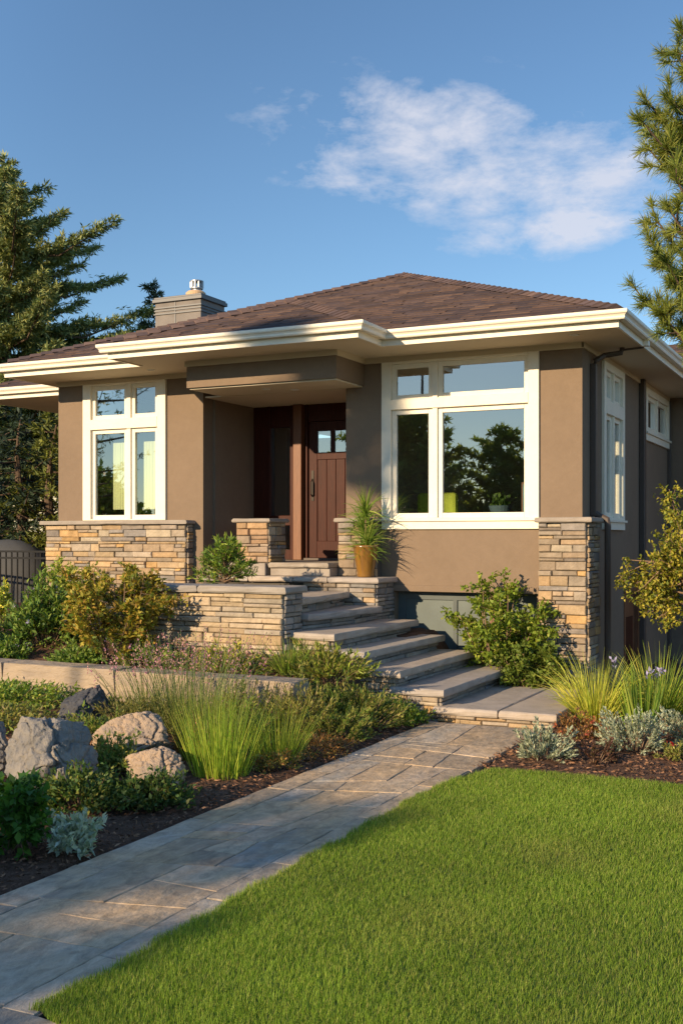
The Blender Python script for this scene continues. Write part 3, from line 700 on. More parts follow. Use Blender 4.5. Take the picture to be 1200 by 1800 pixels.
def basement():
    # recessed basement strip under the big window
    f = MB(); y = YW + .12
    f.box(-5.33, -3.56, y, y + .05, .18, .40); f.box(-5.33, -3.56, y, y + .05, 1.10, 1.2); f.box(-5.33, -5.23, y, y + .05, .4, 1.1); f.box(-4.62, -4.57, y, y + .05, .4, 1.1)
    f.box(-4.10, -4.05, y, y + .05, .4, 1.1); f.box(-3.62, -3.56, y, y + .05, .4, 1.1)
    w = f.build('basement_window', M['teal_wall'], house)
    for a, b in ((-5.23, -4.62), (-4.57, -4.10), (-4.05, -3.62)):
        p = MB(); p.add([(a, y + .02, .4), (b, y + .02, .4), (b, y + .02, 1.1), (a, y + .02, 1.1)], [(0, 1, 2, 3)]); p.build('pane', M['frost_panel'], w)
    b = MB(); b.box(-4.14, -4.06, YW + .06, YW + .115, .2, 1.195); b.build('mullion', M['wood_light'], w)
    b = MB(); b.box(-5.36, -3.53, YW - .03, YW, 1.2, 1.275); b.build('water_table', M['stucco'], house, bevel=.006)
    b = MB(); b.box(-5.4, -3.5, YW + .3, YW + .32, -.2, 1.4); b.build('basement_wall', M['teal_wall'], house)
    # basement door on the side
    d = MB(); d.box(XR - .10, XR - .05, 14.70, 15.53, -1.1, 1.12); dr = d.build('basement_door', M['wood_light'], house); 
    d = MB(); d.box(XR - .05, XR - .035, 14.86, 15.37, -.9, .78); d.build('panel', M['wood'], dr)
    d = MB(); d.box(XR - .12, XR + .01, 14.62, 14.70, -1.1, 1.17); d.box(XR - .12, XR + .01, 15.53, 15.61, -1.1, 1.17); d.box(XR - .12, XR + .01, 14.70, 15.53, 1.12, 1.17); d.build('frame', M['wood_light'], dr)
    d = MB(); d.box(XR, XR + .12, 16.1, 17.6, .95, 1.1); d.build('awning_ledge', M['downspout'], house)
basement()

def downspouts():
    b = MB(); b.box(XR, XR + .07, YW + .36, YW + .45, 2.1, 3.86); b.build('downspout', M['downspout'], house, bevel=.008)
    e = MB(); e.tube([(XR + .045, YW + .405, 3.84), (XR + .05, YW + .42, 3.90), (XR + .14, YW + .5, 3.965), (-2.72, 12.95, 3.99), (-2.70, 12.97, 4.10)], .034, 8); e.tube([(-2.72, 12.95, 4.02), (-2.46, 12.95, 4.035)], .012, 6); e.build('downspout_elbow', M['downspout'], house)
    b = MB(); b.box(-2.462, -2.40, 12.91, 12.99, 4.045, 4.13); b.build('gutter_outlet', M['cream'], house)
    b = MB(); b.tube([(XR + .04, YW + .40, 2.14), (XR + .10, YW + .405, 2.10), (-2.85, YW + .41, 2.06), (-2.84, YW + .41, 1.98), (-2.84, YW + .41, -.5)], .038, 8); b.build('downspout', M['downspout'], house)
    b = MB(); b.box(XR, XR + .08, 15.62, 15.74, -.9, SOF); b.build('downspout', M['downspout'], house, bevel=.01)
    b = MB(); b.box(XR, XR + .05, 17.88, 17.95, -.9, SOF - .06); b.build('downspout', M['downspout'], house, bevel=.008)
downspouts()

def house_stone():
    # left base under the left window
    y = 12.27
    b = MB(); ledge(b, (-10.62, y, .30), (1, 0, 0), (0, -1, 0), 2.36, 1.73, 101, .045); ledge(b, (-8.26, y, .3), (0, 1, 0), (1, 0, 0), YW - y, 1.73, 102, .03)
    s = b.build('stone_base', M['stone'], house)
    c = MB(); c.box(-10.615, -8.262, y + .002, YW - .002, .2, 2.03); c.build('core', M['mortar'], s)
    c = MB(); slab(c, [Vector(q) for q in ((-10.68, 12.18), (-8.20, 12.18), (-8.20, 12.398), (-10.68, 12.398))], 2.03, 2.082, 5, (1, 1, 1), .003); c.build('coping', M['cap'], s)
    # right corner pillar
    y = 12.28; x = -2.955
    b = MB(); ledge(b, (-3.50, y, -.05), (1, 0, 0), (0, -1, 0), .545, 2.07, 103, .045, lens=(.13, .36)); ledge(b, (x, y, -.05), (0, 1, 0), (1, 0, 0), .52, 2.07, 104, .04, lens=(.1, .3))
    s = b.build('stone_pillar', M['stone'], house)
    c = MB(); c.box(-3.498, x - .002, y + .002, YW - .002, -.6, 2.02); c.box(XR + .002, x - .002, YW - .002, 12.80, -.6, 2.02); c.build('core', M['mortar'], s)
    c = MB(); slab(c, [Vector(q) for q in ((-3.53, 12.19), (-2.88, 12.19), (-2.88, 12.83), (-3.03, 12.83), (-3.03, 12.398), (-3.53, 12.398))], 2.02, 2.078, 6, (1, 1, 1), .003); c.build('coping', M['cap'], s)
    # base right of the door
    b = MB(); ledge(b, (-6.02, 12.27, 1.375), (1, 0, 0), (0, -1, 0), .52, .665, 105, .04, lens=(.1, .3)); s = b.build('stone_base', M['stone'], house)
    c = MB(); c.box(-6.018, -5.502, 12.272, YW - .002, 1.375, 2.04); c.build('core', M['mortar'], s)
    c = MB(); slab(c, [Vector(q) for q in ((-6.06, 12.20), (-5.50, 12.20), (-5.50, 12.398), (-6.06, 12.398))], 2.04, 2.09, 7, (1, 1, 1), .003); c.build('coping', M['cap'], s)
    # free pier at the left of the porch step
    b = MB(); ledge(b, (-7.33, 12.03, 1.54), (1, 0, 0), (0, -1, 0), .45, .50, 106, .035, lens=(.12, .3), pal=[(.36, .22, .12), (.40, .24, .11), (.30, .21, .14), (.34, .25, .17)]); ledge(b, (-6.88, 12.03, 1.54), (0, 1, 0), (1, 0, 0), .42, .5, 107, .03, lens=(.1, .3))
    b.add([], [])
    s = b.build('porch_pier', M['stone'], house)
    c = MB(); c.box(-7.328, -6.882, 12.032, 12.45, 1.375, 2.04); c.build('core', M['mortar'], s)
    c = MB(); slab(c, [Vector(q) for q in ((-7.38, 11.97), (-6.83, 11.97), (-6.83, 12.48), (-7.38, 12.48))], 2.04, 2.09, 8, (1, 1, 1), .003); c.build('coping', M['cap'], s)
    c = MB(); c.box(-7.24, -6.9, 11.98, 12.03, 1.376, 1.53); c.build('plinth', M['cap'], s, bevel=.01)
house_stone()

def entry():
    Y = 13.67; T = 3.70
    f = MB()
    f.box(-8.05, -7.80, Y - .02, Y + .1, FL, T); f.box(-7.80, -7.76, Y - .05, Y + .1, FL, T); f.box(-7.44, -7.36, Y - .06, Y + .1, FL, T)
    f.box(-7.76, -7.44, Y - .03, Y + .06, T - .30, T); f.box(-7.76, -7.44, Y - .03, Y + .06, 2.02, 2.16); f.box(-7.76, -7.44, Y - .03, Y + .06, FL, 1.68)
    f.box(-7.20, -7.17, Y - .05, Y + .1, FL, T); f.box(-6.2, -5.99, Y - .02, Y + .1, FL, T); f.box(-7.17, -6.2, Y - .03, Y + .1, T - .24, T)
    fr = f.build('door_frame', M['wood'], house, bevel=.006)
    for z0, z1 in ((2.16, T - .30), (1.68, 2.02)):
        p = MB(); p.add([(-7.76, Y + .01, z0), (-7.44, Y + .01, z0), (-7.44, Y + .01, z1), (-7.76, Y + .01, z1)], [(0, 1, 2, 3)]); p.build('sidelight_pane', M['glass'], fr)
    b = MB(); b.box(-7.355, -7.225, Y - .13, Y + .1, FL, T); b.build('door_post', M['wood_light'], house, bevel=.008)
    d = MB(); x0, x1 = -7.168, -6.202; top = T - .245
    d.box(x0, x0 + .13, Y - .012, Y + .04, FL + .03, top); d.box(x1 - .13, x1, Y - .012, Y + .04, FL + .03, top)
    d.box(x0 + .13, x1 - .13, Y - .012, Y + .04, top - .13, top); d.box(x0 + .13, x1 - .13, Y - .012, Y + .04, FL + .03, FL + .26); d.box(x0 + .13, x1 - .13, Y - .012, Y + .04, 2.93, 3.03)
    for k in range(2): d.box(x0 + .13 + .235 * (k + 1) - .03, x0 + .13 + .235 * (k + 1) + .03, Y - .010, Y + .038, 3.03, top - .13)
    n = 5; wd = (x1 - x0 - .26) / n
    for k in range(n): d.box(x0 + .13 + wd * k + .003, x0 + .13 + wd * (k + 1) - .003, Y + .003, Y + .03, FL + .26, 2.93)
    dr = d.build('front_door', M['wood'], house, bevel=.004)
    xx = [x0 + .13, x0 + .335, x0 + .395, x0 + .57, x0 + .63, x1 - .13]
    for k in range(3):
        p = MB(); a, b2 = xx[2 * k], xx[2 * k + 1]; p.add([(a, Y + .012, 3.03), (b2, Y + .012, 3.03), (b2, Y + .012, top - .13), (a, Y + .012, top - .13)], [(0, 1, 2, 3)]); p.build('pane', M['glass'], dr)
    h = MB(); h.box(x0 + .045, x0 + .085, Y - .022, Y - .0125, 2.36, 2.78); h.tube([(x0 + .065, Y - .02, 2.42), (x0 + .065, Y - .07, 2.45), (x0 + .065, Y - .07, 2.62), (x0 + .065, Y - .02, 2.66)], .011, 8); h.build('handle', M['handle'], dr)
    b = MB(); b.box(-7.17, -6.2, Y - .16, Y + .02, FL, FL + .028); b.build('threshold', M['downspout'], house)
    # porch ceiling-to-eave closing wall above the door
    b = MB(); b.box(-8.05, -5.985, Y + .0, Y + .16, T, SOF); b.build('porch_wall', M['stucco'], house)
entry()

def interior():
    b = MB(); b.box(-10.5, -3.22, 12.6, 21.8, FL - .06, FL - .02); b.build('room_floor', M['inner_floor'], house)
    for nm, q in (('room_wall', (-5.9, -3.22, 16.8, 16.9, FL, SOF - .01)), ('room_wall', (-10.3, -8.3, 15.0, 15.1, FL, SOF - .01)), ('room_wall', (-5.79, -5.7, 12.6, 16.8, FL, SOF - .01)), ('room_wall', (-8.4, -8.3, 13.9, 15.0, FL, SOF - .01)), ('room_ceiling', (-5.7, -3.22, 12.6, 16.8, 4.0, 4.02)), ('room_ceiling', (-10.3, -8.3, 12.6, 15.0, 4.0, 4.02))):
        b = MB(); b.box(*q); b.build(nm, M['inner'], house)
    # hanging curtain panels behind the left window
    for (a, bb) in ((-9.64, -9.36), (-9.12, -8.79)):
        V = []; n = 22
        for i in range(n + 1):
            x = a + (bb - a) * i / n; y = 12.505 + .012 * math.sin(i * 1.9); V += [(x, y, 2.24), (x, y, 3.17)]
        m = MB(); m.add(V, [(2 * i, 2 * i + 2, 2 * i + 3, 2 * i + 1) for i in range(n)]); o = m.build('curtain', M['curtain'], None, smooth=True, origin=((a + bb) / 2, 12.5, 2.24))
        tag(o, 'pale green curtain panel behind the ' + ('left' if a < -9.2 else 'right') + ' lower pane of the tall window', 'curtain', 'pale green curtains')
    # lime armchair
    x, y, z = -5.08, 12.98, FL - .02
    t = thing('armchair', 'lime green armchair inside the large front window', 'chair', (x, y, z))
    m = MB(); m.box(x - .24, x + .24, y - .26, y + .22, z + .30, z + .47); m.build('seat', M['lime'], t, bevel=.05)
    m = MB(); m.box(x - .27, x + .27, y + .16, y + .29, z + .38, z + .90); m.build('backrest', M['lime'], t, bevel=.05)
    for s in (-1, 1):
        m = MB(); m.box(x + s * .30 - .05, x + s * .30 + .05, y - .27, y + .27, z + .22, z + .64); m.build('armrest', M['lime'], t, bevel=.04)
        for q in (-.2, .2): m = MB(); m.tube([(x + s * .22, y + q, z + .31), (x + s * .24, y + q, z)], [.022, .015], 8); m.build('leg', M['wood'], t)
    t = thing('side_table', 'small dark table inside the large front window', 'table', (-4.15, 13.1, FL - .02))
    m = MB(); m.lathe(-4.15, 13.1, [(.36, FL + .56), (.36, FL + .59)], 28); m.build('top', M['wood'], t); m = MB(); m.lathe(-4.15, 13.1, [(.2, FL - .02), (.18, FL + .01), (.035, FL + .04), (.035, FL + .56)], 16); m.build('pedestal', M['wood'], t)
    t = thing('bowl', 'blue grey bowl of greenery on the table inside the window', 'bowl', (-4.2, 13.05, FL + .59))
    m = MB(); m.lathe(-4.2, 13.05, [(.05, FL + .59), (.12, FL + .62), (.15, FL + .70), (.14, FL + .70)], 20); m.build('dish', M['teal_pot'], t)
    lf = Leaves(77); P = lf.r.normal(0, .05, (120, 3)) + np.array([-4.2, 13.05, FL + .72]); lf.leaf(P, lf.r.normal(0, 1, (120, 3)) + [0, 0, .8], .07, .035, [(.05, .10, .03), (.08, .14, .04)]); lf.build('greenery', M['leaf'], t)
    t = thing('framed_picture', 'blue framed picture propped inside the right of the window', 'picture', (-3.80, 13.05, FL + .6))
    m = MB(); m.box(-3.93, -3.68, 13.03, 13.06, FL + .60, FL + .98); m.build('frame', M['wood_light'], t); m = MB(); m.box(-3.91, -3.70, 13.024, 13.029, FL + .625, FL + .955); m.build('print', M['blue'], t)
    t = thing('sideboard', 'dark sideboard under the propped blue picture', 'sideboard', (-3.6, 13.2, FL - .02))
    m = MB(); m.box(-3.98, -3.26, 12.95, 13.35, FL + .10, FL + .598); m.build('body', M['wood'], t, bevel=.006)
    for dx in (-3.93, -3.31):
        for dy in (13.0, 13.3): m = MB(); m.box(dx - .02, dx + .02, dy - .02, dy + .02, FL - .02, FL + .10); m.build('leg', M['wood'], t)
interior()

# ------------------------------------------------------------------ stone stairs, landing, planter wall
def stairs():
    st = thing('stone_staircase', 'grey slab stone steps climbing left from the walk to the porch', 'steps', (-4.6, 10.8, .05))
    tp = [(.37, .315, .265), (.345, .30, .265), (.385, .32, .26), (.36, .32, .28)]
    YF = 9.9
    # (top z, right x, left x, back y)
    T = [(.235, -2.66, -3.86, 11.70), (.395, -3.75, -4.31, 12.08), (.555, -4.195, -4.74, 12.08), (.72, -4.58, -5.06, 12.10), (.885, -4.91, -5.56, 12.10)]
    th = .07
    for i, (z, xr, xl, yb) in enumerate(T):
        m = MB(); c = tp[i % 4]
        if i == 0:
            slab(m, [Vector(q) for q in ((xl, YF), (-3.22, YF), (-3.22, yb), (xl, yb))], z - th, z, 40, c); slab(m, [Vector(q) for q in ((-3.205, YF), (xr, YF), (xr, yb), (-3.205, yb))], z - th, z + .001, 41, tp[2])
        else: slab(m, [Vector(q) for q in ((xl, YF), (xr, YF), (xr + .02, yb), (xl, yb))], z - th, z, 40 + i, c)
        t = m.build('tread', M['tread'], st)
        b = MB(); zb = 0 if i < 3 else .1
        yf = YF + .07; x1 = xr - .075
        ledge(b, (xl + .02, yf, zb), (1, 0, 0), (0, -1, 0), x1 - xl - .02, z - th - zb, 200 + i, .04, rows=(.04, .055, .07), lens=(.1, .26))
        zl = 0 if i == 0 else T[i - 1][0] - .01
        ledge(b, (x1, yf, zl), (0, 1, 0), (1, 0, 0), yb - yf - .05, z - th - zl, 220 + i, .04, rows=(.04, .05, .09), lens=(.15, .4), pal=PAL_GREY)
        r_ = b.build('riser', M['stone'], st)
        k = MB(); k.box(xl + .02, x1 - .003, yf + .003, yb - .05, -.2, z - th - .001); k.build('core', M['mortar'], r_)
    # winder treads, then the ledge and the porch step
    for i, (z, poly) in enumerate(((1.05, [(-6.2, 10.22), (-5.37, 10.22), (-5.28, 10.7), (-5.24, 11.2), (-5.25, 11.86), (-6.2, 11.86)]), (1.21, [(-6.2, 10.22), (-5.47, 10.22), (-5.50, 10.8), (-5.57, 11.3), (-5.67, 11.86), (-6.2, 11.86)]))):
        m = MB(); slab(m, [Vector(q) for q in poly], z - th, z, 50 + i, tp[i + 1]); m.build('tread', M['tread'], st)
        b = MB(); nose = poly[1:5]
        zl = z - .165
        for q, (p, p2) in enumerate(zip(nose, nose[1:])):
            d = Vector((p2[0] - p[0], p2[1] - p[1], 0)); L = d.length; d.normalize(); w = Vector((d.y, -d.x, 0))
            ledge(b, Vector((p[0], p[1], zl)) - w * .09, d, w, L, z - th - zl, 240 + i * 10 + q, .035, rows=(.045, .06), lens=(.12, .35), pal=PAL_GREY)
        r_ = b.build('riser', M['stone'], st)
        k = MB(); k.prism([(x - (.10 if 0 < j < 5 else 0), y) for j, (x, y) in enumerate(poly)], .4, z - th - .001); k.build('core', M['mortar'], r_)
    b = MB(); ledge(b, (-6.3, 11.88, .85), (1, 0, 0), (0, -1, 0), .95, .46, 260, .035, rows=(.04, .05, .065), lens=(.12, .32), pal=PAL_GREY + PAL_STONE[:3]); ledge(b, (-5.35, 11.88, .6), (0, 1, 0), (1, 0, 0), YW - 11.88 - .01, .71, 261, .03, rows=(.04, .055, .07), lens=(.1, .25), pal=PAL_GREY)
    r_ = b.build('riser', M['stone'], st); k = MB(); k.box(-7.75, -5.353, 11.883, YW - .004, .3, 1.308); k.build('core', M['mortar'], r_)
    m = MB(); rr = random.Random(9); x = -7.72
    for x2 in (-7.05, -6.42, -5.95, -5.28):
        slab(m, [Vector(q) for q in ((x + .004, 11.81), (x2 - .004, 11.81), (x2 - .004, 12.396), (x + .004, 12.396))], 1.31, 1.375, int(x2 * 100), rr.choice(tp)); x = x2
    m.build('tread', M['tread'], st)
    m = MB(); m.box(-6.86, -6.03, 12.04, 12.4, 1.3755, 1.478); m.build('riser', M['cap'], st, bevel=.01)
    m = MB(); slab(m, [Vector(q) for q in ((-6.87, 12.0), (-6.03, 12.0), (-6.03, 12.41), (-6.87, 12.41))], 1.478, 1.54, 71, (.31, .26, .21)); m.box(-8.04, -5.99, 12.42, 13.9, 1.38, 1.539, (.29, .25, .21)); m.build('porch_slab', M['tread'], st)
    # small lights let into the risers
    for (x, y, z, r) in ((-4.228, 10.10, .505, .045), (-4.612, 10.22, .66, .022), (-4.228, 10.75, .50, .03)):
        l = MB(); n = 18
        V = [(x, y, z)]
        for ring, (rr_, dx) in enumerate(((r, 0.0), (r, .012), (r * .8, .016))):
            V += [(x + dx, y + rr_ * math.cos(2 * math.pi * k / n), z + rr_ * math.sin(2 * math.pi * k / n)) for k in range(n)]
        F = [(1 + q * n + k, 1 + q * n + (k + 1) % n, 1 + (q + 1) * n + (k + 1) % n, 1 + (q + 1) * n + k) for q in range(2) for k in range(n)] + [tuple(1 + 2 * n + k for k in range(n))]
        l.add(V[0:], F); o = l.build('step_light', M['frosted'], st)
stairs()

def planter_wall():
    pw = thing('retaining_wall', 'tan ledgestone planter wall with slab coping left of the steps', 'wall', (-6.3, 9.95, .6))
    b = MB(); ledge(b, (-7.3, 9.80, .45), (1, 0, 0), (0, -1, 0), 1.87, .83, 301, .05, rows=(.04, .05, .065, .08, .1), pal=[(.42, .31, .19), (.44, .33, .20), (.38, .29, .19), (.40, .28, .15), (.36, .29, .21), (.33, .27, .20)])
    ledge(b, (-5.43, 9.80, .7), (0, 1, 0), (1, 0, 0), .36, .58, 302, .035, rows=(.04, .055, .07), lens=(.1, .25), pal=PAL_GREY)
    b.build('stone_face', M['stone'], pw)
    c = MB(); c.box(-7.3, -5.433, 9.803, 10.16, .2, 1.278); c.box(-7.3, -7.15, 10.16, 12.2, .2, 1.278); c.build('core', M['mortar'], pw)
    m = MB(); slab(m, [Vector(q) for q in ((-7.34, 9.72), (-6.42, 9.72), (-6.42, 10.2), (-7.34, 10.2))], 1.28, 1.35, 81, (.27, .24, .215)); slab(m, [Vector(q) for q in ((-6.41, 9.72), (-5.36, 9.72), (-5.36, 10.2), (-6.41, 10.2))], 1.28, 1.351, 82, (.28, .245, .21))
    m.build('coping', M['tread'], pw)
    s = MB(); s.box(-7.15, -6.22, 10.17, 11.86, .6, 1.25); s.build('planting_soil', M['soil'], pw)
planter_wall()

def edging_wall():
    mb = MB(); r = random.Random(14); x = -10.6
    t = thing('edging_wall', 'long low weathered stone edging wall across the left bed', 'low wall', (-7.4, 8.85, .2))
    while x < -4.95:
        L = r.uniform(1.1, 1.9)
        if -4.72 - x - L < .6: L = -4.72 - x
        z1 = .56 + r.uniform(-.012, .012)
        slab(mb, [Vector(q) for q in ((x + .004, 8.70 + r.uniform(-.015, .015)), (x + L - .004, 8.70 + r.uniform(-.015, .015)), (x + L - .004, 9.02), (x + .004, 9.02))], .08, z1, r.random(), (1, 1, 1), .016); x += L
    mb.build('stone_course', M['timber'], t)
edging_wall()

# ------------------------------------------------------------------ boulders
def boulder(name, label, loc, size, seed, m, rot=0, cuts=9, peak=0, sub=6):
    r = random.Random(seed); bm = bmesh.new(); bmesh.ops.create_icosphere(bm, subdivisions=sub, radius=1)
    planes = [(Vector((r.gauss(0, .3), r.gauss(0, .3), 1)).normalized(), r.uniform(.74, .86))] if not peak else []
    for _ in range(cuts + 4):
        n = Vector((r.gauss(0, 1), r.gauss(0, 1), r.gauss(.15, .55))).normalized(); planes.append((n, r.uniform(.55, .80)))
    cp = Vector((r.gauss(0, 1), r.gauss(0, 1), r.gauss(0, .25))).normalized(); co = r.uniform(-.25, .25)
    for v in bm.verts:
        p = v.co.copy(); w = mnoise.noise(p * 2.3 + Vector((seed, 3, 1))) * .05
        for n, d in planes:
            k = p.dot(n) - d - w * .5
            if k > 0: p -= n * k * .95
        q = p * 1.9 + Vector((seed * 3.7, 0, 0))
        f = mnoise.fractal(q, 1.0, 2.0, 4) * .045 + mnoise.fractal(q * 5, .7, 2.1, 5) * .035
        rid = 1 - abs(mnoise.noise(q * 1.6 + Vector((5, 2, 1)))) * 2
        f -= .10 * max(0, rid - .86) / .14
        s1 = abs(p.dot(cp) - co + mnoise.noise(q * 1.2) * .22); f -= .13 * max(0, 1 - s1 / .07)
        p += p.normalized() * f
        if peak: p.z *= 1 + peak * max(0, 1 - math.hypot(p.x - .25, p.y) * 1.2)
        v.co = (p.x * size[0], p.y * size[1], p.z * size[2])
    me = bpy.data.meshes.new(name); bm.to_mesh(me); bm.free(); me.polygons.foreach_set("use_smooth", [True] * len(me.polygons))
    o = link_mesh(name, me, m); o.location = loc; o.rotation_euler = (0, 0, rot); return tag(o, label, 'boulder', 'boulders in the left bed')
boulder('boulder', 'large grey boulder with flat top and a crack at the left of the bed', (-5.20, 6.02, .28), (.36, .32, .385), 3, M['rock'], .5, 10)
boulder('boulder', 'rugged grey boulder at the photo edge left of the large flat-topped one', (-5.76, 5.95, .24), (.28, .27, .34), 8, M['rock'], 1.2, 9)
boulder('boulder', 'dark charcoal pointed boulder before the low edging wall', (-6.33, 7.85, .30), (.32, .29, .24), 5, M['rock_dark'], .3, 8, .35)
boulder('boulder', 'sunlit tan boulder in the middle of the left bed', (-5.22, 7.05, .26), (.33, .28, .25), 12, M['rock_tan'], .2, 9)
boulder('boulder', 'low tan and grey boulder nearest the bright grass clump', (-4.66, 6.52, .15), (.31, .25, .205), 17, M['rock_tan'], -.3, 9)

# ------------------------------------------------------------------ plants
def dome_dirs(r, n, up=.3):
    d = r.normal(size=(n, 3)); d[:, 2] = np.abs(d[:, 2]) + up; return unit(d)

def shrub(name, label, cat, x, y, w, h, seed, pal, leaf=(.045, .022), n=2600, stems=9, open_=.0, group=None, z=None, depth=None, bark='twig', flowers=None, flat=1.0, lean=(0, 0)):
    """woody shrub: arching stems with side twigs, leaves set along the twigs"""
    z = Hf(x, y) if z is None else z
    t = thing(name, label, cat, (x, y, z), group)
    lf = Leaves(seed); r = lf.r; mb = MB(); tips = []; dp = depth or w
    for s in range(stems):
        a = r.uniform(0, 2 * np.pi); rr = np.sqrt(r.uniform(.05, 1)); hh = h * (1 - .45 * rr * rr) * r.uniform(.75, 1.02)
        end = np.array([x + math.cos(a) * rr * w * .46 + lean[0], y + math.sin(a) * rr * dp * .46 + lean[1], z + hh]); st = np.array([x + math.cos(a) * .05 * w, y + math.sin(a) * .05 * w, z - .03])
        mid = st * .45 + end * .55 + np.array([math.cos(a) * .06 * w, math.sin(a) * .06 * w, h * .10]); pts = []
        for q in np.linspace(0, 1, 7): pts.append((1 - q) ** 2 * st + 2 * q * (1 - q) * mid + q * q * end)
        mb.tube(pts, [max(.003, .011 * (h / 1.1) * (1 - .75 * i / 6)) for i in range(7)], 5)
        for b in range(9):
            q = r.uniform(.25, 1.0); i = min(5, int(q * 6)); p0 = pts[i] + (pts[i + 1] - pts[i]) * (q * 6 - i)
            d = unit(r.normal(size=3) * np.array([1, 1, .55]) + np.array([math.cos(a) * .5, math.sin(a) * .5, .35])); L = r.uniform(.10, .26) * max(w, h) * (1.15 - .4 * q)
            p1 = p0 + d * L; mb.tube([p0, p0 + d * L * .5 + [0, 0, .01], p1], [.0045, .003, .0015], 4, caps=False); tips.append((p0, p1))
    tips = np.array(tips); k = r.integers(0, len(tips), n); q = r.uniform(.15 + open_, 1.05, n)[:, None]
    P = tips[k, 0] + (tips[k, 1] - tips[k, 0]) * q + r.normal(0, .018 * max(w, h), (n, 3)); ax = unit(tips[k, 1] - tips[k, 0])
    P[:, 2] = np.maximum(P[:, 2], z + .02)
    D = ax * .5 + r.normal(0, .7, (n, 3)) + np.array([0, 0, .25])
    lf.leaf(P, D, leaf[0], leaf[1], pal); mb.build('stems', M[bark], t); lf.build('foliage', M['leaf'], t)
    if flowers:
        fl = Leaves(seed + 1); m = flowers[1]; kk = r.integers(0, len(tips), m); C = tips[kk, 1] + fl.r.normal(0, .02, (m, 3))
        blooms(C, seed + 1, flowers[2], flowers[0], t)
    return t

def mound(name, label, cat, x, y, w, h, seed, pal, leaf=(.03, .014), n=2500, group=None, depth=None, z=None, flowers=None, spiky=False, mat_='leaf', rot=0):
    """low mounded plant: shoots radiating from a base, leafy all the way"""
    z = Hf(x, y) if z is None else z
    t = thing(name, label, cat, (x, y, z), group); lf = Leaves(seed); r = lf.r; dp = depth or w
    ns = max(12, n // 26); d = dome_dirs(r, ns, .15); L = r.uniform(.72, 1.08, ns); ph = r.uniform(0, 6.28, 3)
    lump = 1 + .16 * np.sin(d[:, 0] * 5 + ph[0]) + .14 * np.sin(d[:, 1] * 6 + ph[1]) + .08 * np.sin(d[:, 2] * 9 + ph[2]); L = L * lump
    E = d * L[:, None] * np.array([w / 2, dp / 2, h]); c, s_ = math.cos(rot), math.sin(rot); E = np.stack([E[:, 0] * c - E[:, 1] * s_, E[:, 0] * s_ + E[:, 1] * c, E[:, 2]], 1)
    B = E * np.array([.35, .35, 0]) ; B[:, 2] = -.01
    o = np.array([x, y, z]); mb = MB()
    for i in range(0, ns, 2): mb.tube([o + B[i], o + B[i] * .5 + E[i] * .5 + [0, 0, .02 * h], o + E[i]], [.004, .003, .0015], 4, caps=False)
    k = r.integers(0, ns, n); q = r.uniform(.25, 1.03, n) ** .6; P = o + B[k] * (1 - q)[:, None] + E[k] * q[:, None] + r.normal(0, .035 * max(w, h) if not spiky else .012 * max(w, h), (n, 3)) * np.array([1, 1, .6])
    P[:, 2] = np.maximum(P[:, 2], H(P[:, 0], P[:, 1]) + .005 if z < 1 else z)
    D = unit(E[k] - B[k]) * (1.3 if spiky else .7) + r.normal(0, .55, (n, 3)) + [0, 0, .2]
    lf.leaf(P, D, leaf[0], leaf[1], pal); mb.build('stems', M['twig'], t); lf.build('foliage', M[mat_], t)
    if flowers:
        fl = Leaves(seed + 1); m = flowers[1]; kk = r.integers(0, ns, m); C = o + E[kk] * 1.02; blooms(C, seed + 1, flowers[2], flowers[0], t)
    return t

def tuft(name, label, cat, x, y, w, h, seed, pal, n=500, width=.008, droop=.7, spread=.6, group=None, z=None, seg=5, flowers=None, base=None):
    """ornamental grass: blades from a tight crown, arching outward"""
    z = Hf(x, y) if z is None else z
    t = thing(name, label, cat, (x, y, z), group); lf = Leaves(seed); r = lf.r; bw = base if base is not None else w * .22
    a = r.uniform(0, 2 * np.pi, n); rr = np.sqrt(r.uniform(0, 1, n)); P = np.stack([x + np.cos(a) * rr * bw, y + np.sin(a) * rr * bw, np.full(n, z - .01)], 1)
    sp = spread * rr * r.uniform(.5, 1.3, n); D = np.stack([np.cos(a) * sp, np.sin(a) * sp, np.ones(n)], 1) + r.normal(0, .07, (n, 3))
    L = h * r.uniform(.42, 1.14, n); lf.blade(P, D, L, width, pal, droop=droop * r.uniform(.4, 1.5, n) * (.4 + rr), seg=seg, tip=.08); lf.build('blades', M['grass'], t)
    if flowers:
        fpal, m, fh, fs, fL, fdrop = flowers; fl = Leaves(seed + 1); st = MB(); fr = fl.r
        for i in range(m):
            a = fr.uniform(0, 6.28); q = math.sqrt(fr.uniform(0, 1)); b = np.array([x + math.cos(a) * q * bw, y + math.sin(a) * q * bw, z]); e = b + np.array([math.cos(a) * q * w * .42 + fr.normal(0, .02), math.sin(a) * q * w * .42 + fr.normal(0, .02), fh * fr.uniform(.78, 1.08)])
            mid = (b * .45 + e * .55) + np.array([0, 0, .05]); st.tube([b, mid, e], [.0025, .002, .0015], 3, col=(.5, .5, .5), caps=False)
            k = fdrop; qq = fr.uniform(0, 1, k)[:, None]; P = e - np.array([0, 0, 1]) * qq * fL + fr.normal(0, fs * .3, (k, 3)); D = fr.normal(0, .6, (k, 3)) + [0, 0, 1]; fl.leaf(P, D, fs, fs * .55, fpal)
        st.build('stalks', M['stalk'], t); fl.build('flowers', M['petal'], t)
    return t
M['stalk'] = mat('green_stalk', (.10, .15, .03), .7)

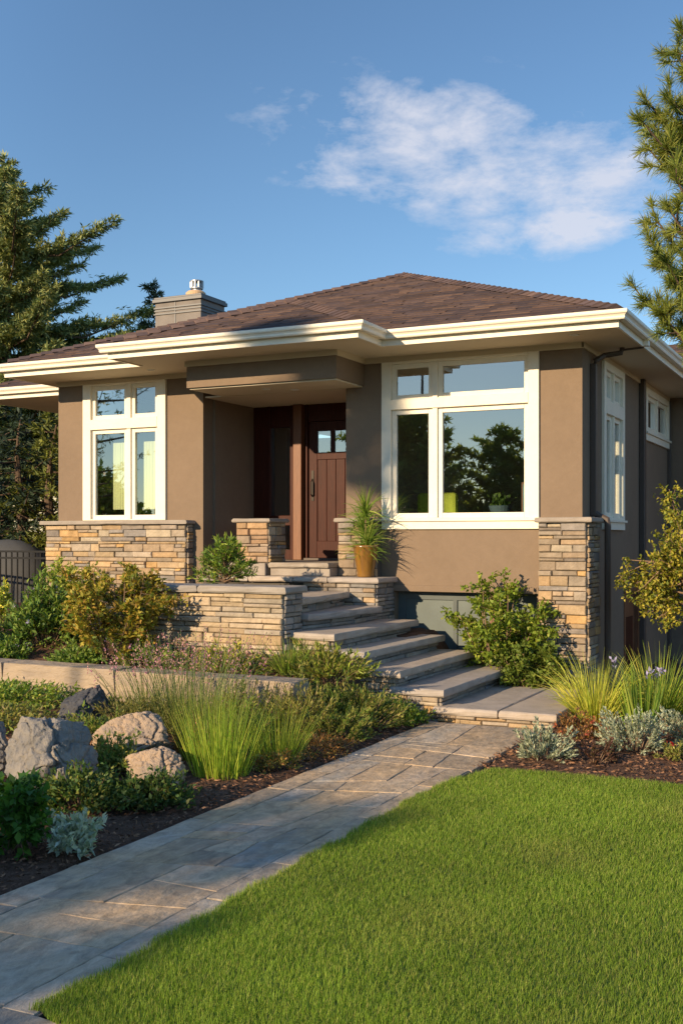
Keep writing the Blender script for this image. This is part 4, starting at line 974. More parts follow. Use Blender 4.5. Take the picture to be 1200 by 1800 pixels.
G_DARK = [(0.051, 0.0935, 0.0272), (0.068, 0.119, 0.034), (0.0408, 0.0748, 0.0238)]
G_MID = [(0.0798, 0.145, 0.0319), (0.1087, 0.1812, 0.0406), (0.0653, 0.1232, 0.029), (0.145, 0.203, 0.0435)]
G_LIME = [(0.1625, 0.2375, 0.0375), (0.2, 0.2625, 0.0438), (0.125, 0.2063, 0.0312), (0.2375, 0.275, 0.0625)]
G_YEL = [(0.396, 0.396, 0.072), (0.468, 0.432, 0.09), (0.306, 0.342, 0.054), (0.54, 0.468, 0.126)]
G_OLIVE = [(0.14, 0.161, 0.042), (0.182, 0.196, 0.056), (0.112, 0.14, 0.0392), (0.224, 0.21, 0.07)]
G_SILVER = [(.27, .31, .28), (.32, .36, .32), (.22, .27, .24), (.19, .23, .21)]
G_RUST = [(0.2125, 0.1063, 0.0438), (0.1625, 0.0938, 0.0438), (0.25, 0.1375, 0.05), (0.125, 0.1125, 0.0375)]
PINK = [(.50, .20, .27), (.56, .28, .34), (.42, .18, .28), (.54, .30, .28)]
RED = [(.42, .03, .035), (.5, .06, .05), (.35, .02, .03)]
WHITE = [(.7, .68, .72), (.55, .55, .7)]
MAUVE = [(.36, .32, .55), (.45, .42, .62)]

def blooms(C, seed, size, pal, parent):
    """few blooms: each its own part; many: one mass of petals"""
    fl = Leaves(seed)
    def one(l, c): D = l.r.normal(0, 1, (6, 3)) + [0, -.3, .5]; l.leaf(np.repeat(c[None], 6, 0), D, size, size * .62, pal)
    if len(C) <= 16:
        for i, c in enumerate(C): l = Leaves(seed * 31 + i); one(l, c); l.build('flower', M['petal'], parent)
    else:
        for c in C: one(fl, c)
        tag(fl.build('flowers', M['petal'], parent), kind='stuff')

# --- left bed, behind the edging wall
shrub('azalea_shrub', 'tall shrub with bronze and yellow leaves and bare lower stems before the stone base', 'shrub', -7.22, 9.36, 1.3, 1.10, 401, [(.20, .17, .03), (.24, .20, .035), (.15, .17, .028), (.25, .16, .04), (.12, .17, .028), (.28, .25, .05)], leaf=(.062, .028), n=7500, stems=15, open_=.15, depth=.7)
shrub('yellow_green_shrub', 'yellow-green shrub directly against the lit stone base by the fence', 'shrub', -9.55, 11.5, 1.1, .85, 402, G_LIME + [(.20, .20, .05)], leaf=(.05, .028), n=2600, stems=10, depth=.8)
mound('leafy_perennial', 'dense mid-green leafy perennial left of the bronze shrub', 'plant', -8.45, 9.75, 1.05, .62, 403, G_MID + G_DARK[:1], leaf=(.075, .028), n=3600, depth=.8, flowers=(MAUVE, 10, .035))
shrub('small_yellow_shrub', 'small yellow leaved shrub at the left photo edge before the fence', 'shrub', -10.05, 10.5, .8, .66, 404, G_LIME + G_YEL[:2], leaf=(.05, .028), n=2000, stems=8)
mound('leafy_perennial', 'bushy green perennial low behind the left end of the edging wall', 'plant', -9.2, 9.5, .9, .40, 405, G_MID, leaf=(.06, .026), n=2200, depth=.5)
mound('low_perennial', 'low green clump in front of the planter wall left half', 'plant', -6.75, 9.32, .7, .24, 406, G_OLIVE + G_MID, leaf=(.05, .02), n=1500, depth=.45, flowers=(PINK, 6, .03))
mound('low_perennial', 'low yellow-olive clump against the planter wall corner', 'plant', -5.75, 9.30, .95, .26, 407, G_OLIVE + G_YEL[:1], leaf=(.055, .014), n=2300, depth=.45, spiky=True)
mound('low_perennial', 'yellow-green clump at the stair foot behind the end of the edging wall', 'plant', -4.75, 9.42, .9, .34, 454, G_OLIVE + G_LIME[:2], leaf=(.06, .014), n=3000, depth=.6, spiky=True)
mound('low_perennial', 'olive clump covering the slope at the end of the edging wall', 'plant', -4.5, 9.05, .7, .32, 455, G_OLIVE + G_MID, leaf=(.05, .013), n=2400, depth=.6, spiky=True)
tuft('strappy_perennial', 'strappy green perennial below the end of the fifth tread', 'plant', -5.10, 9.35, .55, .36, 408, G_LIME + G_OLIVE, n=240, width=.014, droop=.7, spread=.9)
mound('low_perennial', 'low dark green clump under the bare stems of the bronze shrub', 'plant', -7.6, 9.22, .8, .20, 409, G_MID, leaf=(.05, .022), n=1500, depth=.35)
mound('low_perennial', 'low lilac flowered green clump beside the fence end of the edging wall', 'plant', -8.6, 9.2, .9, .22, 410, G_MID + G_LIME[:1], leaf=(.05, .022), n=1700, depth=.35, flowers=(MAUVE, 14, .03))

# dwarf conifer in the planter
def dwarf():
    x, y, z = -6.72, 10.75, 1.25; t = thing('dwarf_conifer', 'small bright green dwarf conifer in the planter by the porch', 'shrub', (x, y, z)); lf = Leaves(420); r = lf.r; mb = MB()
    for i in range(95):
        q = r.uniform(0, 1); a = r.uniform(0, 6.28); zz = z + .04 + q * .36; L = (.36 * (1 - q) + .09) * r.uniform(.7, 1.1)
        p0 = np.array([x, y, zz]); p1 = p0 + np.array([math.cos(a) * L, math.sin(a) * L, .08 + .12 * q]); mb.tube([p0, p1], [.006, .002], 4, caps=False)
        m = 26; u = r.uniform(.3, 1.05, m)[:, None]; P = p0 + (p1 - p0) * u; D = unit(p1 - p0) * .7 + r.normal(0, .6, (m, 3)) + [0, 0, .3]; lf.leaf(P, D, .075, .016, G_LIME[:3] + G_MID[:3])
    mb.build('branches', M['twig'], t); lf.build('foliage', M['leaf'], t)
dwarf()

# --- left bed, front
tuft('flowering_rush', 'airy green clump topped with pink flower spikes mid bed', 'plant', -5.45, 8.15, .9, .48, 430, [(.14, .16, .04), (.18, .18, .05), (.12, .14, .035), (.20, .17, .07)], n=420, width=.006, droop=.6, spread=.6, base=.36, flowers=(PINK + [(.40, .25, .22)], 150, .80, .022, .18, 9))
tuft('flowering_rush', 'low wispy pink topped clump left of the tall flower spikes', 'plant', -6.05, 8.35, .8, .42, 431, [(.14, .15, .045), (.18, .17, .06)], n=360, width=.006, droop=.6, spread=.8, base=.26, flowers=(PINK, 50, .50, .018, .10, 8))
tuft('upright_grass', 'bright upright green grass clump close to the walk', 'grass clump', -4.36, 6.92, .5, .60, 432, [(.20, .29, .03), (.25, .32, .04), (.16, .24, .03), (.32, .34, .06)], n=430, width=.007, droop=.35, spread=.36, base=.20)
tuft('upright_grass', 'second smaller bright grass clump right of the first beside the walk', 'grass clump', -4.26, 7.6, .42, .46, 433, [(.19, .26, .03), (.25, .30, .04), (.16, .21, .03), (.32, .31, .06)], n=300, width=.007, droop=.5, spread=.5, base=.16)
tuft('upright_grass', 'hazy green grass clump behind the bright ones', 'grass clump', -4.72, 7.35, .55, .62, 434, [(.14, .18, .035), (.12, .15, .03), (.19, .19, .05)], n=380, width=.006, droop=.3, spread=.4, base=.24)
mound('green_mound', 'soft olive green mound behind the grass clumps', 'plant', -4.85, 7.95, .75, .34, 451, G_OLIVE + G_MID, leaf=(.05, .010), n=3200, depth=.6, spiky=True)
mound('heather_mound', 'pinkish heather mound before the stone edging wall', 'plant', -5.15, 8.4, .7, .42, 452, G_OLIVE + G_RUST[3:], leaf=(.045, .009), n=2800, depth=.5, spiky=True, flowers=(PINK, 50, .020))
mound('low_perennial', 'feathery pale green mound between dark boulder and flower spikes', 'plant', -5.9, 7.9, .7, .26, 453, [(.15, .16, .06), (.12, .14, .05), (.18, .17, .075)], leaf=(.04, .009), n=2600, depth=.5, spiky=True)
mound('heather_mound', 'grey-green fine leaved mound left of the tall grass', 'plant', -5.55, 7.95, .9, .30, 435, [(.13, .14, .06), (.10, .12, .045), (.16, .16, .07)], leaf=(.035, .009), n=3200, depth=.5, spiky=True, flowers=(WHITE, 8, .02))
mound('heather_mound', 'olive rosemary-like mound below the third stair tread', 'plant', -4.35, 9.25, .95, .40, 436, G_OLIVE + G_MID[:1], leaf=(.05, .010), n=5000, depth=.8, spiky=True)
mound('heather_mound', 'broad olive-brown mound in front of the edging wall end', 'plant', -4.62, 8.55, 1.0, .46, 437, G_OLIVE + [(.16, .13, .06)], leaf=(.05, .010), n=3800, depth=.6, spiky=True)
mound('green_mound', 'low bright green mound at the foot of the stairs beside the walk', 'plant', -4.15, 9.62, .62, .22, 438, G_LIME[:3] + G_MID, leaf=(.045, .016), n=2400, depth=.5)
mound('heather_mound', 'green-brown mound with one red bloom beside the upper walk', 'plant', -4.28, 8.62, .7, .26, 439, G_OLIVE + G_MID[:2], leaf=(.045, .010), n=3600, depth=.6, spiky=True, flowers=(RED, 2, .035))
mound('sedum_mat', 'rusty red low mat along the edge of the sunny walk', 'plant', -4.18, 7.98, .55, .15, 440, G_RUST, leaf=(.03, .012), n=1800, depth=1.0)
mound('sedum_mat', 'dull brown-green mat at the walk edge below the second grass clump', 'plant', -4.12, 7.35, .42, .13, 441, G_RUST + G_OLIVE, leaf=(.03, .012), n=1300, depth=.7)
mound('sedum_mat', 'reddish flowered mat between the tan boulders and the grass', 'plant', -4.85, 7.35, .5, .26, 442, G_RUST + G_MID[:1], leaf=(.035, .014), n=1500, depth=.5, flowers=([(.5, .12, .10), (.5, .22, .16)], 14, .028))
mound('dark_groundcover', 'dark green low shrub in front of the boulders, left part', 'shrub', -4.66, 5.72, .72, .22, 443, G_DARK + G_OLIVE[:1], leaf=(.04, .02), n=3200, depth=.6)
mound('dark_groundcover', 'dark green low shrub in front of the low tan boulder', 'shrub', -4.28, 5.95, .68, .20, 444, G_DARK + [(.06, .075, .02)], leaf=(.038, .02), n=2800, depth=.6)
mound('dark_groundcover', 'sunlit olive low shrub between the large and the tan boulders', 'shrub', -5.02, 6.55, .45, .24, 445, G_OLIVE + G_MID[:2], leaf=(.04, .02), n=2000, depth=.5)
shrub('broadleaf_shrub', 'glossy deep green broadleaf shrub at the left photo edge in front', 'shrub', -4.40, 4.74, .62, .42, 446, [(.045, .115, .018), (.06, .135, .02), (.035, .09, .016)], leaf=(.06, .042), n=1500, stems=11)
mound('dusty_miller', 'pale silver dusty miller beside the deep green shrub', 'plant', -4.05, 4.86, .36, .25, 447, [(.32, .38, .37), (.38, .43, .42), (.26, .33, .32)], leaf=(.05, .024), n=900, depth=.4)
mound('low_perennial', 'bright green low plants in the sun before the dark boulder', 'plant', -7.55, 8.15, 1.6, .18, 448, G_LIME + G_MID, leaf=(.05, .018), n=3800, depth=.9)
mound('low_perennial', 'dull olive low plants around the dark charcoal boulder', 'plant', -6.8, 7.2, 1.2, .15, 449, G_OLIVE + G_RUST[3:], leaf=(.045, .014), n=2600, depth=.9)
mound('low_perennial', 'thin olive plants between dark and tan boulders', 'plant', -5.85, 7.35, .6, .2, 450, G_OLIVE + G_MID, leaf=(.045, .014), n=1400, depth=.6)

# --- right bed
mound('silver_shrub', 'rounded silver-grey shrub at the corner of lawn and walk', 'shrub', -2.42, 8.58, .50, .27, 460, G_SILVER, leaf=(.034, .012), n=2600, depth=.5, spiky=True, flowers=None)
mound('silver_shrub', 'wider silver-grey shrub below the iris leaves', 'shrub', -1.80, 9.15, .62, .33, 461, G_SILVER, leaf=(.034, .012), n=3200, depth=.6, spiky=True)
mound('silver_shrub', 'silver-grey shrub at the right photo edge', 'shrub', -1.42, 9.75, .6, .36, 462, G_SILVER, leaf=(.034, .012), n=2800, depth=.6, spiky=True)
tuft('golden_grass', 'golden arching ornamental grass right of the landing', 'grass clump', -2.45, 10.55, .75, .66, 463, G_YEL + G_LIME[3:], n=520, width=.014, droop=1.1, spread=.75, base=.17)
tuft('golden_grass', 'greener arching grass behind the iris leaves', 'grass clump', -1.95, 11.0, .8, .70, 464, G_YEL[:3] + G_LIME, n=460, width=.013, droop=.9, spread=.7, base=.18)
tuft('iris_plant', 'sword leaved iris with pale lilac blooms among the golden grass', 'plant', -1.98, 10.35, .42, .56, 465, G_LIME + G_MID[:1], n=75, width=.028, droop=.18, spread=.32, base=.14, flowers=(MAUVE, 5, .56, .05, .04, 7))
tuft('golden_grass', 'small golden grass at the right photo edge', 'grass clump', -1.35, 10.9, .6, .5, 466, G_YEL + G_OLIVE, n=300, width=.012, droop=1.0, spread=.8, base=.14)
mound('sedum_mat', 'red-brown low plants between landing and silver shrub', 'plant', -2.30, 9.55, .55, .20, 467, G_RUST + [(.12, .05, .04)], leaf=(.035, .014), n=1600, depth=.6, flowers=([(.42, .09, .05), (.5, .17, .08)], 16, .035))
mound('dark_twiggy_plant', 'dark wine red twiggy plant in front of the silver shrubs', 'plant', -2.02, 8.62, .42, .17, 468, [(.06, .03, .03), (.09, .045, .035), (.05, .04, .02)], leaf=(.028, .010), n=900, depth=.4, spiky=True)
mound('dark_twiggy_plant', 'red flowered low plant under the right silver shrub', 'plant', -1.48, 9.0, .34, .14, 469, G_OLIVE, leaf=(.03, .012), n=700, depth=.3, flowers=(RED, 3, .04))
shrub('green_shrub', 'loose fresh green shrub growing beside the stairs against the wall', 'shrub', -3.86, 11.98, 1.25, 1.30, 470, [(.11, .17, .022), (.14, .20, .03), (.09, .145, .02), (.19, .22, .04)], leaf=(.055, .036), n=5600, stems=17, depth=.6, z=.15)
shrub('green_shrub', 'shorter dense green shrub in front of the stone pillar', 'shrub', -3.42, 11.75, 1.0, .62, 471, [(.08, .125, .022), (.12, .155, .03), (.07, .11, .02)], leaf=(.05, .03), n=4200, stems=12, depth=.5, z=.12, flowers=(RED, 2, .035))
# small-leaved tree at the right edge
def small_tree():
    x, y = pos(1212, 11.9); z = Hf(x, y); t = thing('small_leaf_tree', 'small tree with yellow-olive leaves in front of the shaded side wall', 'tree', (x, y, z)); lf = Leaves(480); r = lf.r; mb = MB(); tips = []
    trunk = [(x, y, z - .1), (x + .02, y, z + .7), (x - .03, y + .02, z + 1.75)]; mb.tube(trunk, [.05, .04, .03], 8)
    for i in range(54):
        a = r.uniform(0, 6.28); el = r.uniform(-.6, 1.3); L = r.uniform(.3, .82); p0 = np.array([x - .02, y, z + r.uniform(1.15, 1.75)]); d = np.array([math.cos(a) * math.cos(el), math.sin(a) * math.cos(el), math.sin(el)])
        p1 = p0 + d * L + [0, 0, -.05]; mb.tube([p0, (p0 + p1) / 2 + [0, 0, .06], p1], [.014, .009, .003], 5, caps=False)
        for b in range(7):
            q = r.uniform(.3, 1); s0 = p0 + (p1 - p0) * q; s1 = s0 + unit(r.normal(size=3) + d * .6) * r.uniform(.10, .26); mb.tube([s0, s1], [.004, .0015], 4, caps=False); tips.append((s0, s1))
    tips = np.array(tips); n = 11000; k = r.integers(0, len(tips), n); q = r.uniform(.1, 1.08, n)[:, None]; P = tips[k, 0] + (tips[k, 1] - tips[k, 0]) * q + r.normal(0, .018, (n, 3)); D = unit(tips[k, 1] - tips[k, 0]) * .5 + r.normal(0, .7, (n, 3))
    lf.leaf(P, D, .046, .028, [(.18, .19, .028), (.23, .22, .035), (.14, .165, .026), (.28, .25, .045), (.10, .135, .024)]); mb.build('branches', M['twig'], t); lf.build('crown', M['leaf'], t)
small_tree()

# mulch chips and ground cover (nobody could count them)
def chips():
    lf = Leaves(500); r = lf.r; n = 26000
    x = np.concatenate([r.uniform(-6.6, PX0 - .01, n // 2), r.uniform(PX1 - .0, 1.5, n // 2)]); y = np.concatenate([r.uniform(3.2, 10, n // 2), r.uniform(7.85, 11.0, n // 2)])
    k = (x < PX0) | (y > lawn_top(x) + .01); x, y = x[k], y[k]; n = len(x); P = np.stack([x, y, H(x, y) + r.uniform(.002, .02, n)], 1); D = r.normal(0, 1, (n, 3)) * [1, 1, .25]
    lf.leaf(P, D, .04, .014, [(.17, .085, .05), (.22, .115, .065), (.12, .065, .04), (.27, .15, .085), (.08, .05, .033)], fold=.1); return tag(lf.build('mulch', M['chips']), 'brown bark mulch chips over the beds', 'mulch', kind='stuff')
chips()
def cover():
    lf = Leaves(501); r = lf.r; n = 30000
    x = r.uniform(-11.5, -4.3, n); y = r.uniform(5.2, 12.2, n); w = np.sin(x * 3.1 + 1.7 * np.sin(y * 2.2)) * np.sin(y * 3.4 + 1.3 * np.sin(x * 2.6))
    wall = (y > 8.6) & (y < 9.1); plan = (x > -7.4) & (y > 9.7); k = ~wall & ~plan & (w + r.normal(0, .35, n) > .05) & ((x < -5.0) | (y > 7.2)); k &= ~((x > -6.5) & (y < 5.9))
    x, y = x[k], y[k]; n = len(x); P = np.stack([x, y, H(x, y) + r.uniform(0, .06, n)], 1); D = r.normal(0, .7, (n, 3)) + [0, 0, .6]
    lf.leaf(P, D, .055, .020, G_OLIVE + G_MID + G_LIME[:1]); return tag(lf.build('ground_cover', M['leaf']), 'mixed low green ground cover between the bed plants', 'ground cover', kind='stuff')
cover()

# ------------------------------------------------------------------ potted plant
def potted():
    x, y, z = -5.56, 12.06, 1.375; t = thing('potted_plant', 'tall strappy green plant in an amber glazed pot on the porch ledge', 'potted plant', (x, y, z))
    m = MB(); m.lathe(x, y, [(.095, z), (.105, z + .02), (.10, z + .05), (.118, z + .14), (.138, z + .26), (.148, z + .34), (.158, z + .36), (.158, z + .385), (.14, z + .385), (.13, z + .35)], 36); m.build('pot', M['pot'], t, smooth=True)
    m = MB(); m.lathe(x, y, [(.0, z + .33), (.134, z + .33)], 24); m.build('soil', M['soil'], t)
    lf = Leaves(510); r = lf.r; st = MB()
    for (dx, dy, hh, n) in ((0, 0, .50, 130), (-.03, .02, .30, 130), (.04, -.02, .14, 120), (0, 0, .02, 120)):
        c = np.array([x + dx, y + dy, z + .33 + hh]); st.tube([(x + dx * .5, y + dy * .5, z + .3), tuple(c)], [.012, .008], 6)
        a = r.uniform(0, 6.28, n); el = r.uniform(-.1, 1.5, n); D = np.stack([np.cos(a) * np.cos(el), np.sin(a) * np.cos(el), np.sin(el)], 1); P = np.repeat(c[None], n, 0) - np.stack([0 * a, 0 * a, r.uniform(0, .15, n)], 1)
        lf.blade(P, D, r.uniform(.20, .42, n), .016, [(.13, .20, .035), (.17, .23, .045), (.10, .16, .028), (.23, .26, .07)], droop=r.uniform(.4, 1.3, n), seg=5, tip=.06)
    st.build('stem', M['twig'], t); lf.build('leaves', M['grass'], t)
potted()

# ------------------------------------------------------------------ trees
def conifer(name, label, x, y, h, rad, seed, pal, z=None, maxr=99, nb=80, start=.15, tuft_l=.16, tuft_w=.028, droop=.0, up=.25, shape=1.0, dens=1.0, group=None, trunk_r=.16, lean=(0, 0), cat='conifer', irregular=.35, leafmat='needle'):
    """trunk, whorled limbs with side twigs, needle sprays on the twigs"""
    z = Hf(x, y) if z is None else z
    t = thing(name, label, cat, (x, y, z), group); lf = Leaves(seed); r = lf.r; mb = MB(); br = MB()
    tp = [np.array([x + lean[0] * q * q + .12 * math.sin(q * 5 + seed) * q, y + lean[1] * q * q + .08 * math.cos(q * 4 + seed) * q, z + h * q]) for q in np.linspace(0, 1, 10)]
    mb.tube([tuple(p) for p in tp], [trunk_r * (1 - .93 * q) for q in np.linspace(0, 1, 10)], 9)
    def at(q):
        i = min(8, int(q * 9)); return tp[i] + (tp[i + 1] - tp[i]) * (q * 9 - i)
    S0 = []; S1 = []; W = []
    for i in range(nb):
        q = start + (1 - start) * ((i + r.uniform(0, 1)) / nb); a = i * 2.4 + r.normal(0, .4); L = rad * ((1 - q) / (1 - start)) ** shape * (1 + r.normal(0, irregular)); L = max(.18, min(L, rad * 1.25, maxr * (1 + r.normal(0, .15))))
        p0 = at(q); d = np.array([math.cos(a), math.sin(a), up - droop * (1 - q) + r.normal(0, .08)]); p1 = p0 + d * L; pm = (p0 + p1) / 2 - np.array([0, 0, .08 * L]); p1 = p1 + np.array([0, 0, .10 * L])
        br.tube([tuple(p0), tuple(pm), tuple(p1)], [.012 + .012 * L, .010 + .005 * L, .004], 5, caps=False)
        nt = max(4, int(L * 9 * dens)); side = np.array([-math.sin(a), math.cos(a), 0])
        for j in range(nt):
            u = .06 + .96 * (j + r.uniform(0, 1)) / nt; u = min(u, 1); s0 = (1 - u) ** 2 * p0 + 2 * u * (1 - u) * pm + u * u * p1
            sl = (.12 + .34 * L * (1.05 - u) * .6) * r.uniform(.6, 1.2); sd = side * (1 if j % 2 else -1) * r.uniform(.3, 1) + d * .7 + np.array([0, 0, r.normal(.05, .22)])
            S0.append(s0); S1.append(s0 + unit(sd) * sl); W.append(sl)
        S0.append(p1 - unit(d) * .3 * L); S1.append(p1 + unit(d) * .12); W.append(.3)
    S0, S1, W = np.array(S0), np.array(S1), np.array(W); S0 = np.vstack([S0, [tp[-1] - [0, 0, .5]]]); S1 = np.vstack([S1, [tp[-1] + [0, 0, .1]]]); W = np.append(W, .5)
    cnt = np.maximum(5, (W * 46 * dens).astype(int)); k = np.repeat(np.arange(len(W)), cnt); n = len(k); q = r.uniform(0, 1.05, n)[:, None]
    P = S0[k] + (S1[k] - S0[k]) * q + r.normal(0, .018, (n, 3)); ax = unit(S1[k] - S0[k]); D = ax * .9 + r.normal(0, .55, (n, 3)) + [0, 0, .15]
    lf.leaf(P, D, tuft_l, tuft_w, pal, fold=.15, jit=.22); mb.build('trunk', M['bark'], t); br.build('limbs', M['bark'], t); lf.build('crown', M[leafmat], t); return t
N_GOLD = [(0.2231, 0.2625, 0.0919), (0.2888, 0.315, 0.1181), (0.1706, 0.2231, 0.084), (0.1313, 0.1837, 0.0788), (0.3413, 0.3413, 0.1313)]
N_BLUE = [(0.0765, 0.1105, 0.068), (0.102, 0.136, 0.085), (0.0595, 0.0884, 0.0561)]
N_MIR = [(0.119, 0.17, 0.051), (0.153, 0.2125, 0.0646), (0.085, 0.136, 0.0442), (0.204, 0.2465, 0.068)]
N_DARK = [(0.033, 0.054, 0.03), (0.045, 0.069, 0.036), (0.027, 0.042, 0.027)]

x, y = pos(6, 27); conifer('cedar_tree', 'large golden-green cedar with broad ragged limbs behind the left of the house', x, y, 10.3, 8.0, 601, N_GOLD, maxr=3.1, nb=118, start=.2, tuft_l=.16, tuft_w=.036, up=.16, shape=1.05, dens=2.2, trunk_r=.28, irregular=.36, cat='tree')
x, y = pos(279, 30); conifer('spruce_tree', 'slender blue-green spruce just showing beside the chimney', x, y, 7.9, 2.4, 602, N_BLUE, nb=95, start=.1, tuft_l=.16, tuft_w=.045, up=.1, dens=1.5, cat='tree')
x, y = pos(-40, 24); conifer('cedar_tree', 'dark lower conifer behind the fence at the left photo edge', x, y, 4.2, 2.2, 603, N_DARK, nb=55, start=.05, tuft_l=.18, tuft_w=.05, up=.05, dens=.9, cat='tree', shape=.6)
x, y = pos(40, 21); conifer('cedar_tree', 'dark dense conifer left of the house corner behind the fence', x, y, 3.4, 1.6, 604, N_DARK, nb=50, start=.04, tuft_l=.16, tuft_w=.045, up=.05, dens=1.0, cat='tree', shape=.55)
x, y = pos(92, 20.5); conifer('golden_conifer', 'yellow-green conifer right beside the left house corner', x, y, 3.3, .95, 605, [(.17, .18, .03), (.13, .15, .028), (.10, .12, .03)], nb=50, start=.05, tuft_l=.15, tuft_w=.04, up=.12, dens=1.0, cat='tree', shape=.6)

def pine():
    """long-needled pine whose limbs reach in from beyond the right edge"""
    d = 9.4; c, s = math.cos(R(26)), math.sin(R(26))
    bx, by = pos(1330, d); z = Hf(bx, by); t = thing('pine_tree', 'long-needled pine whose tufted limbs reach in at the upper right', 'tree', (bx, by, z)); mb = MB(); br = MB(); lf = Leaves(620); r = lf.r
    mb.tube([(bx, by, z - .2), (bx + .05, by, z + 2.5), (bx - .02, by + .05, z + 5), (bx + .03, by, z + 7.6)], [.17, .14, .10, .03], 10)
    def w(u, v, dd): X, Y = pos(u, dd); return np.array([X, Y, ZC + (945 - v) / 1949 * dd])
    limbs = [((1195, 45), 420, 9.3), ((1188, 90), 330, 9.6), ((1172, 165), 330, 9.2), ((1128, 165), 360, 9.5), ((1122, 205), 400, 9.1), ((1135, 255), 430, 9.7), ((1165, 275), 420, 9.3), ((1185, 310), 480, 9.0), ((1172, 360), 560, 9.3),
             ((1140, 420), 640, 9.5), ((1150, 380), 600, 9.8), ((1180, 470), 640, 9.2), ((1165, 450), 690, 9.0), ((1190, 400), 560, 9.6), ((1130, 525), 700, 9.4), ((1165, 550), 720, 9.2), ((1195, 565), 740, 9.5), ((1195, 215), 400, 9.4), ((1190, 500), 700, 9.6), ((1180, 235), 380, 9.8), ((1230, 330), 500, 9.0), ((1240, 180), 350, 9.6), ((1235, 450), 600, 9.3), ((1150, 225), 400, 9.3)]
    tips = []
    for (u, v), v0, dd in limbs:
        e = w(u, v, dd); b = np.array([bx, by, ZC + (945 - v0) / 1949 * d]); m = b * .4 + e * .6 + np.array([0, 0, -.12 + r.normal(0, .05)]); pts = [(1 - q) ** 2 * b + 2 * q * (1 - q) * m + q * q * e for q in np.linspace(0, 1, 8)]
        br.tube([tuple(p) for p in pts], [.024 * (1 - .75 * i / 7) for i in range(8)], 6, caps=False)
        for j in range(13):
            q = r.uniform(.4, 1); i = min(6, int(q * 7)); p = pts[i] + (pts[i + 1] - pts[i]) * (q * 7 - i); dr = unit(pts[min(7, i + 1)] - pts[i] + r.normal(0, .09, 3)); e2 = p + unit(dr + r.normal(0, .55, 3)) * r.uniform(.08, .2); br.tube([tuple(p), tuple(e2)], [.007, .004], 4, caps=False); tips.append((e2, unit(e2 - p)))
        tips.append((e, unit(e - m)))
    n = 85
    for p, dr in tips:
        a = r.normal(0, .75, (n, 3)) + dr * 1.0; P = p - dr * r.uniform(0, .09, (n, 1)); lf.blade(P, a, r.uniform(.07, .13, n), .0075, [(.15, .19, .028), (.19, .22, .035), (.11, .15, .025), (.25, .25, .05)], droop=.12, seg=2, tip=.3)
    mb.build('trunk', M['bark'], t); br.build('limbs', M['bark'], t); lf.build('crown', M['needle'], t)
pine()

# trees and a house across the street: they stand behind the camera, show in the window glass and cast the long shadows
conifer('street_spruce', 'tall spruce across from the house mirrored in the big window', -16.2, -10, 7.5, 3.4, 640, N_MIR, leafmat='needle_back', nb=120, start=.06, tuft_l=.26, tuft_w=.10, up=.05, dens=1.0, cat='tree', irregular=.2, shape=.7)
conifer('street_spruce', 'shorter spreading conifer mirrored at the right of the big window', -14.0, -9.5, 5.9, 2.9, 641, N_MIR, leafmat='needle_back', nb=120, start=.06, tuft_l=.24, tuft_w=.10, up=.15, dens=1.1, cat='tree', shape=.6, irregular=.25)
conifer('street_spruce', 'compact conifer near the street that shades the walk', -9.1, -10, 5.6, 2.7, 642, N_MIR, leafmat='needle_back', nb=100, start=.05, tuft_l=.24, tuft_w=.09, up=.15, dens=1.0, cat='tree', shape=.55, irregular=.25)
conifer('street_spruce', 'conifer left of the compact one that shades the boulders', -11.2, -10, 5.3, 2.0, 646, N_MIR, leafmat='needle_back', nb=90, start=.05, tuft_l=.24, tuft_w=.09, up=.15, dens=1.0, cat='tree', shape=.5, irregular=.25)
conifer('street_spruce', 'bare-limbed open conifer mirrored in the tall left window', -25.5, -7, 10.5, 3.6, 643, N_MIR, nb=40, start=.3, tuft_l=.2, tuft_w=.05, up=.25, dens=.35, cat='tree', shape=.5, trunk_r=.1)
conifer('street_pine', 'tall bare-trunked pine with a small high crown shading the porch wall', -13.95, -10, 11.5, .6, 644, N_MIR, nb=44, start=.865, tuft_l=.2, tuft_w=.07, up=.3, dens=1.0, cat='tree', shape=.4, trunk_r=.10)
def far_wood():
    lf = Leaves(650); r = lf.r; n = 70000; a = r.uniform(R(-75), R(75), n); d = r.uniform(58, 70, n); top = 4.6 + 1.2 * np.sin(a * 23) + .9 * np.sin(a * 51 + 1); zz = top * np.sqrt(r.uniform(0, 1, n))
    P = np.stack([-6 + np.sin(a) * d, 12 - np.cos(a) * d, zz], 1); lf.leaf(P, r.normal(0, 1, (n, 3)), .6, .36, G_DARK + G_MID); return tag(lf.build('far_trees', M['leaf']), 'far line of leafy trees beyond the street, mirrored low in the glass', 'trees', kind='stuff')
far_wood()
mound('lime_bush', 'large yellow-green bush across the street mirrored low in the window', 'shrub', -11.3, -7.5, 3.2, 2.3, 645, G_LIME + G_MID, leaf=(.13, .07), n=9000, depth=2.6)

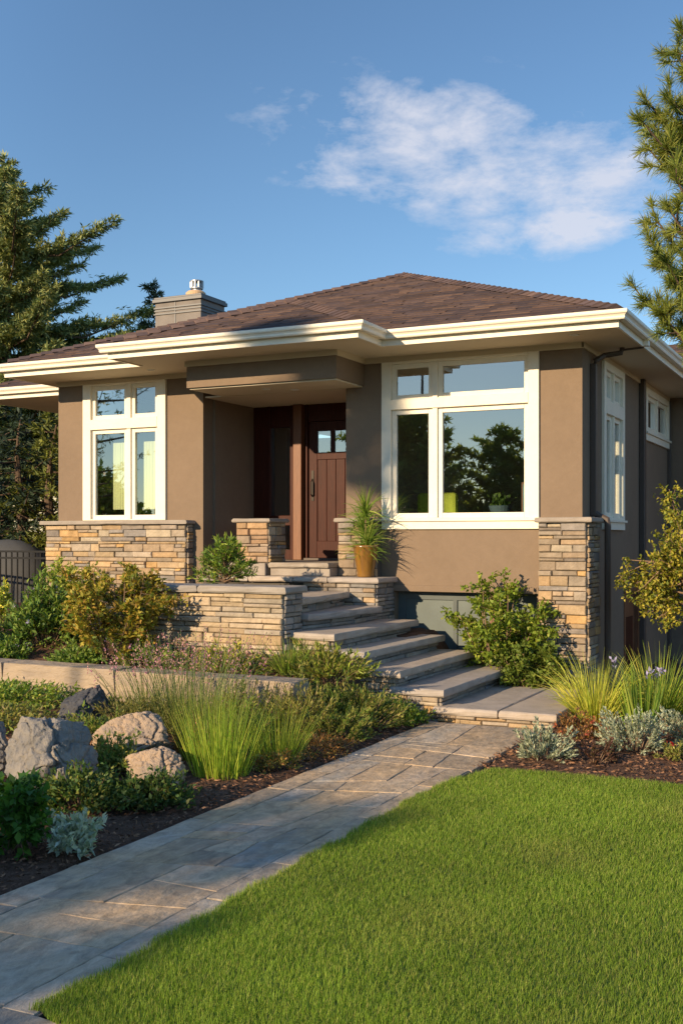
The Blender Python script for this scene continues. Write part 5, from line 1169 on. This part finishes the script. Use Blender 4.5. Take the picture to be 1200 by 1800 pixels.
def far_house():
    t = thing('neighbor_house', 'tan gabled house across the street mirrored in the window glass', 'house', (-7.5, -22, .1))
    b = MB(); b.box(-11, -2, -27, -20, 0, 3.2); b.add([(-11, -20, 3.2), (-2, -20, 3.2), (-6.5, -20, 5.4), (-11, -27, 3.2), (-2, -27, 3.2), (-6.5, -27, 5.4)], [(0, 1, 2), (3, 5, 4)]); b.build('wall', M['neighbor'], t)
    b = MB()
    for s in (-1, 1): b.add([(-6.5, -19.6, 5.45), (-6.5 + s * 5, -19.6, 3.0), (-6.5 + s * 5, -27.4, 3.0), (-6.5, -27.4, 5.45), (-6.5, -19.6, 5.6), (-6.5 + s * 5, -19.6, 3.15), (-6.5 + s * 5, -27.4, 3.15), (-6.5, -27.4, 5.6)], [(0, 1, 2, 3), (4, 5, 6, 7), (0, 1, 5, 4), (1, 2, 6, 5), (2, 3, 7, 6)])
    b.build('roof', M['neighbor_roof'], t)
    for x in (-9.5, -4.8):
        b = MB(); b.box(x, x + 1.6, -19.98, -19.93, 1.1, 2.5); w = b.build('window', M['cream'], t); b = MB(); b.box(x + .1, x + 1.5, -19.925, -19.915, 1.2, 2.4); b.build('pane', M['glass_dark'], w)
    # orange-roofed house beyond the left trees
    cx, cy = pos(-10, 44); t = thing('distant_house', 'distant house with orange tiled roof glimpsed between the left trees', 'house', (cx, cy, .2))
    b = MB(); b.box(cx - 5, cx + 3.2, cy, cy + 7, 0, 4.9); b.build('wall', M['neighbor'], t)
    b = MB(); b.add([(cx - 5.5, cy - .5, 4.8), (cx + 3.7, cy - .5, 4.8), (cx + 2, cy + 3.5, 6.6), (cx - 4, cy + 3.5, 6.6), (cx - 5.5, cy + 7.5, 4.8), (cx + 3.7, cy + 7.5, 4.8)], [(0, 1, 2, 3), (1, 5, 2), (0, 3, 4), (3, 2, 5, 4), (0, 4, 5, 1)]); b.build('roof', M['neighbor_roof'], t)
far_house()

# ------------------------------------------------------------------ fence and the covered mound behind it
def fence():
    t = thing('iron_fence', 'black iron picket fence running left from the stone base', 'fence', (-13, 13.2, .55)); Y = 13.2; zb, zt = .62, 1.62
    m = MB(); m.box(-17, -10.56, Y - .015, Y + .015, zt - .10, zt - .07); m.box(-17, -10.56, Y - .015, Y + .015, zb + .10, zb + .13); m.box(-17, -10.56, Y - .02, Y + .02, zt, zt + .03); m.build('rails', M['iron'], t)
    m = MB(); x = -16.95
    while x < -10.6: m.box(x - .009, x + .009, Y - .009, Y + .009, zb, zt); x += .115
    m.build('pickets', M['iron'], t)
    for x in (-16.9, -14.8, -12.7, -11.35):
        m = MB(); m.box(x - .03, x + .03, Y - .03, Y + .03, .3, zt + .10); m.build('post', M['iron'], t)
    x, y = pos(15, 19.5); n = 20; V = []; F = []
    m = MB(); N = 16
    for j in range(7):
        q = j / 6 * math.pi / 2
        for i in range(N): a = 2 * math.pi * i / N; V.append((x + 1.0 * math.cos(a) * math.cos(q), y + .6 * math.sin(a) * math.cos(q), .5 + 1.32 * math.sin(q) ** .6 + .03 * math.sin(i * 2.3) * math.cos(q)))
    F = [(j * N + i, j * N + (i + 1) % N, (j + 1) * N + (i + 1) % N, (j + 1) * N + i) for j in range(6) for i in range(N)]
    m.add(V, F); o = m.build('tarpaulin', M['tarp'], None, smooth=True, origin=(x, y, .5)); tag(o, 'grey rounded cover standing in shade behind the black fence', 'tarp cover')
fence()
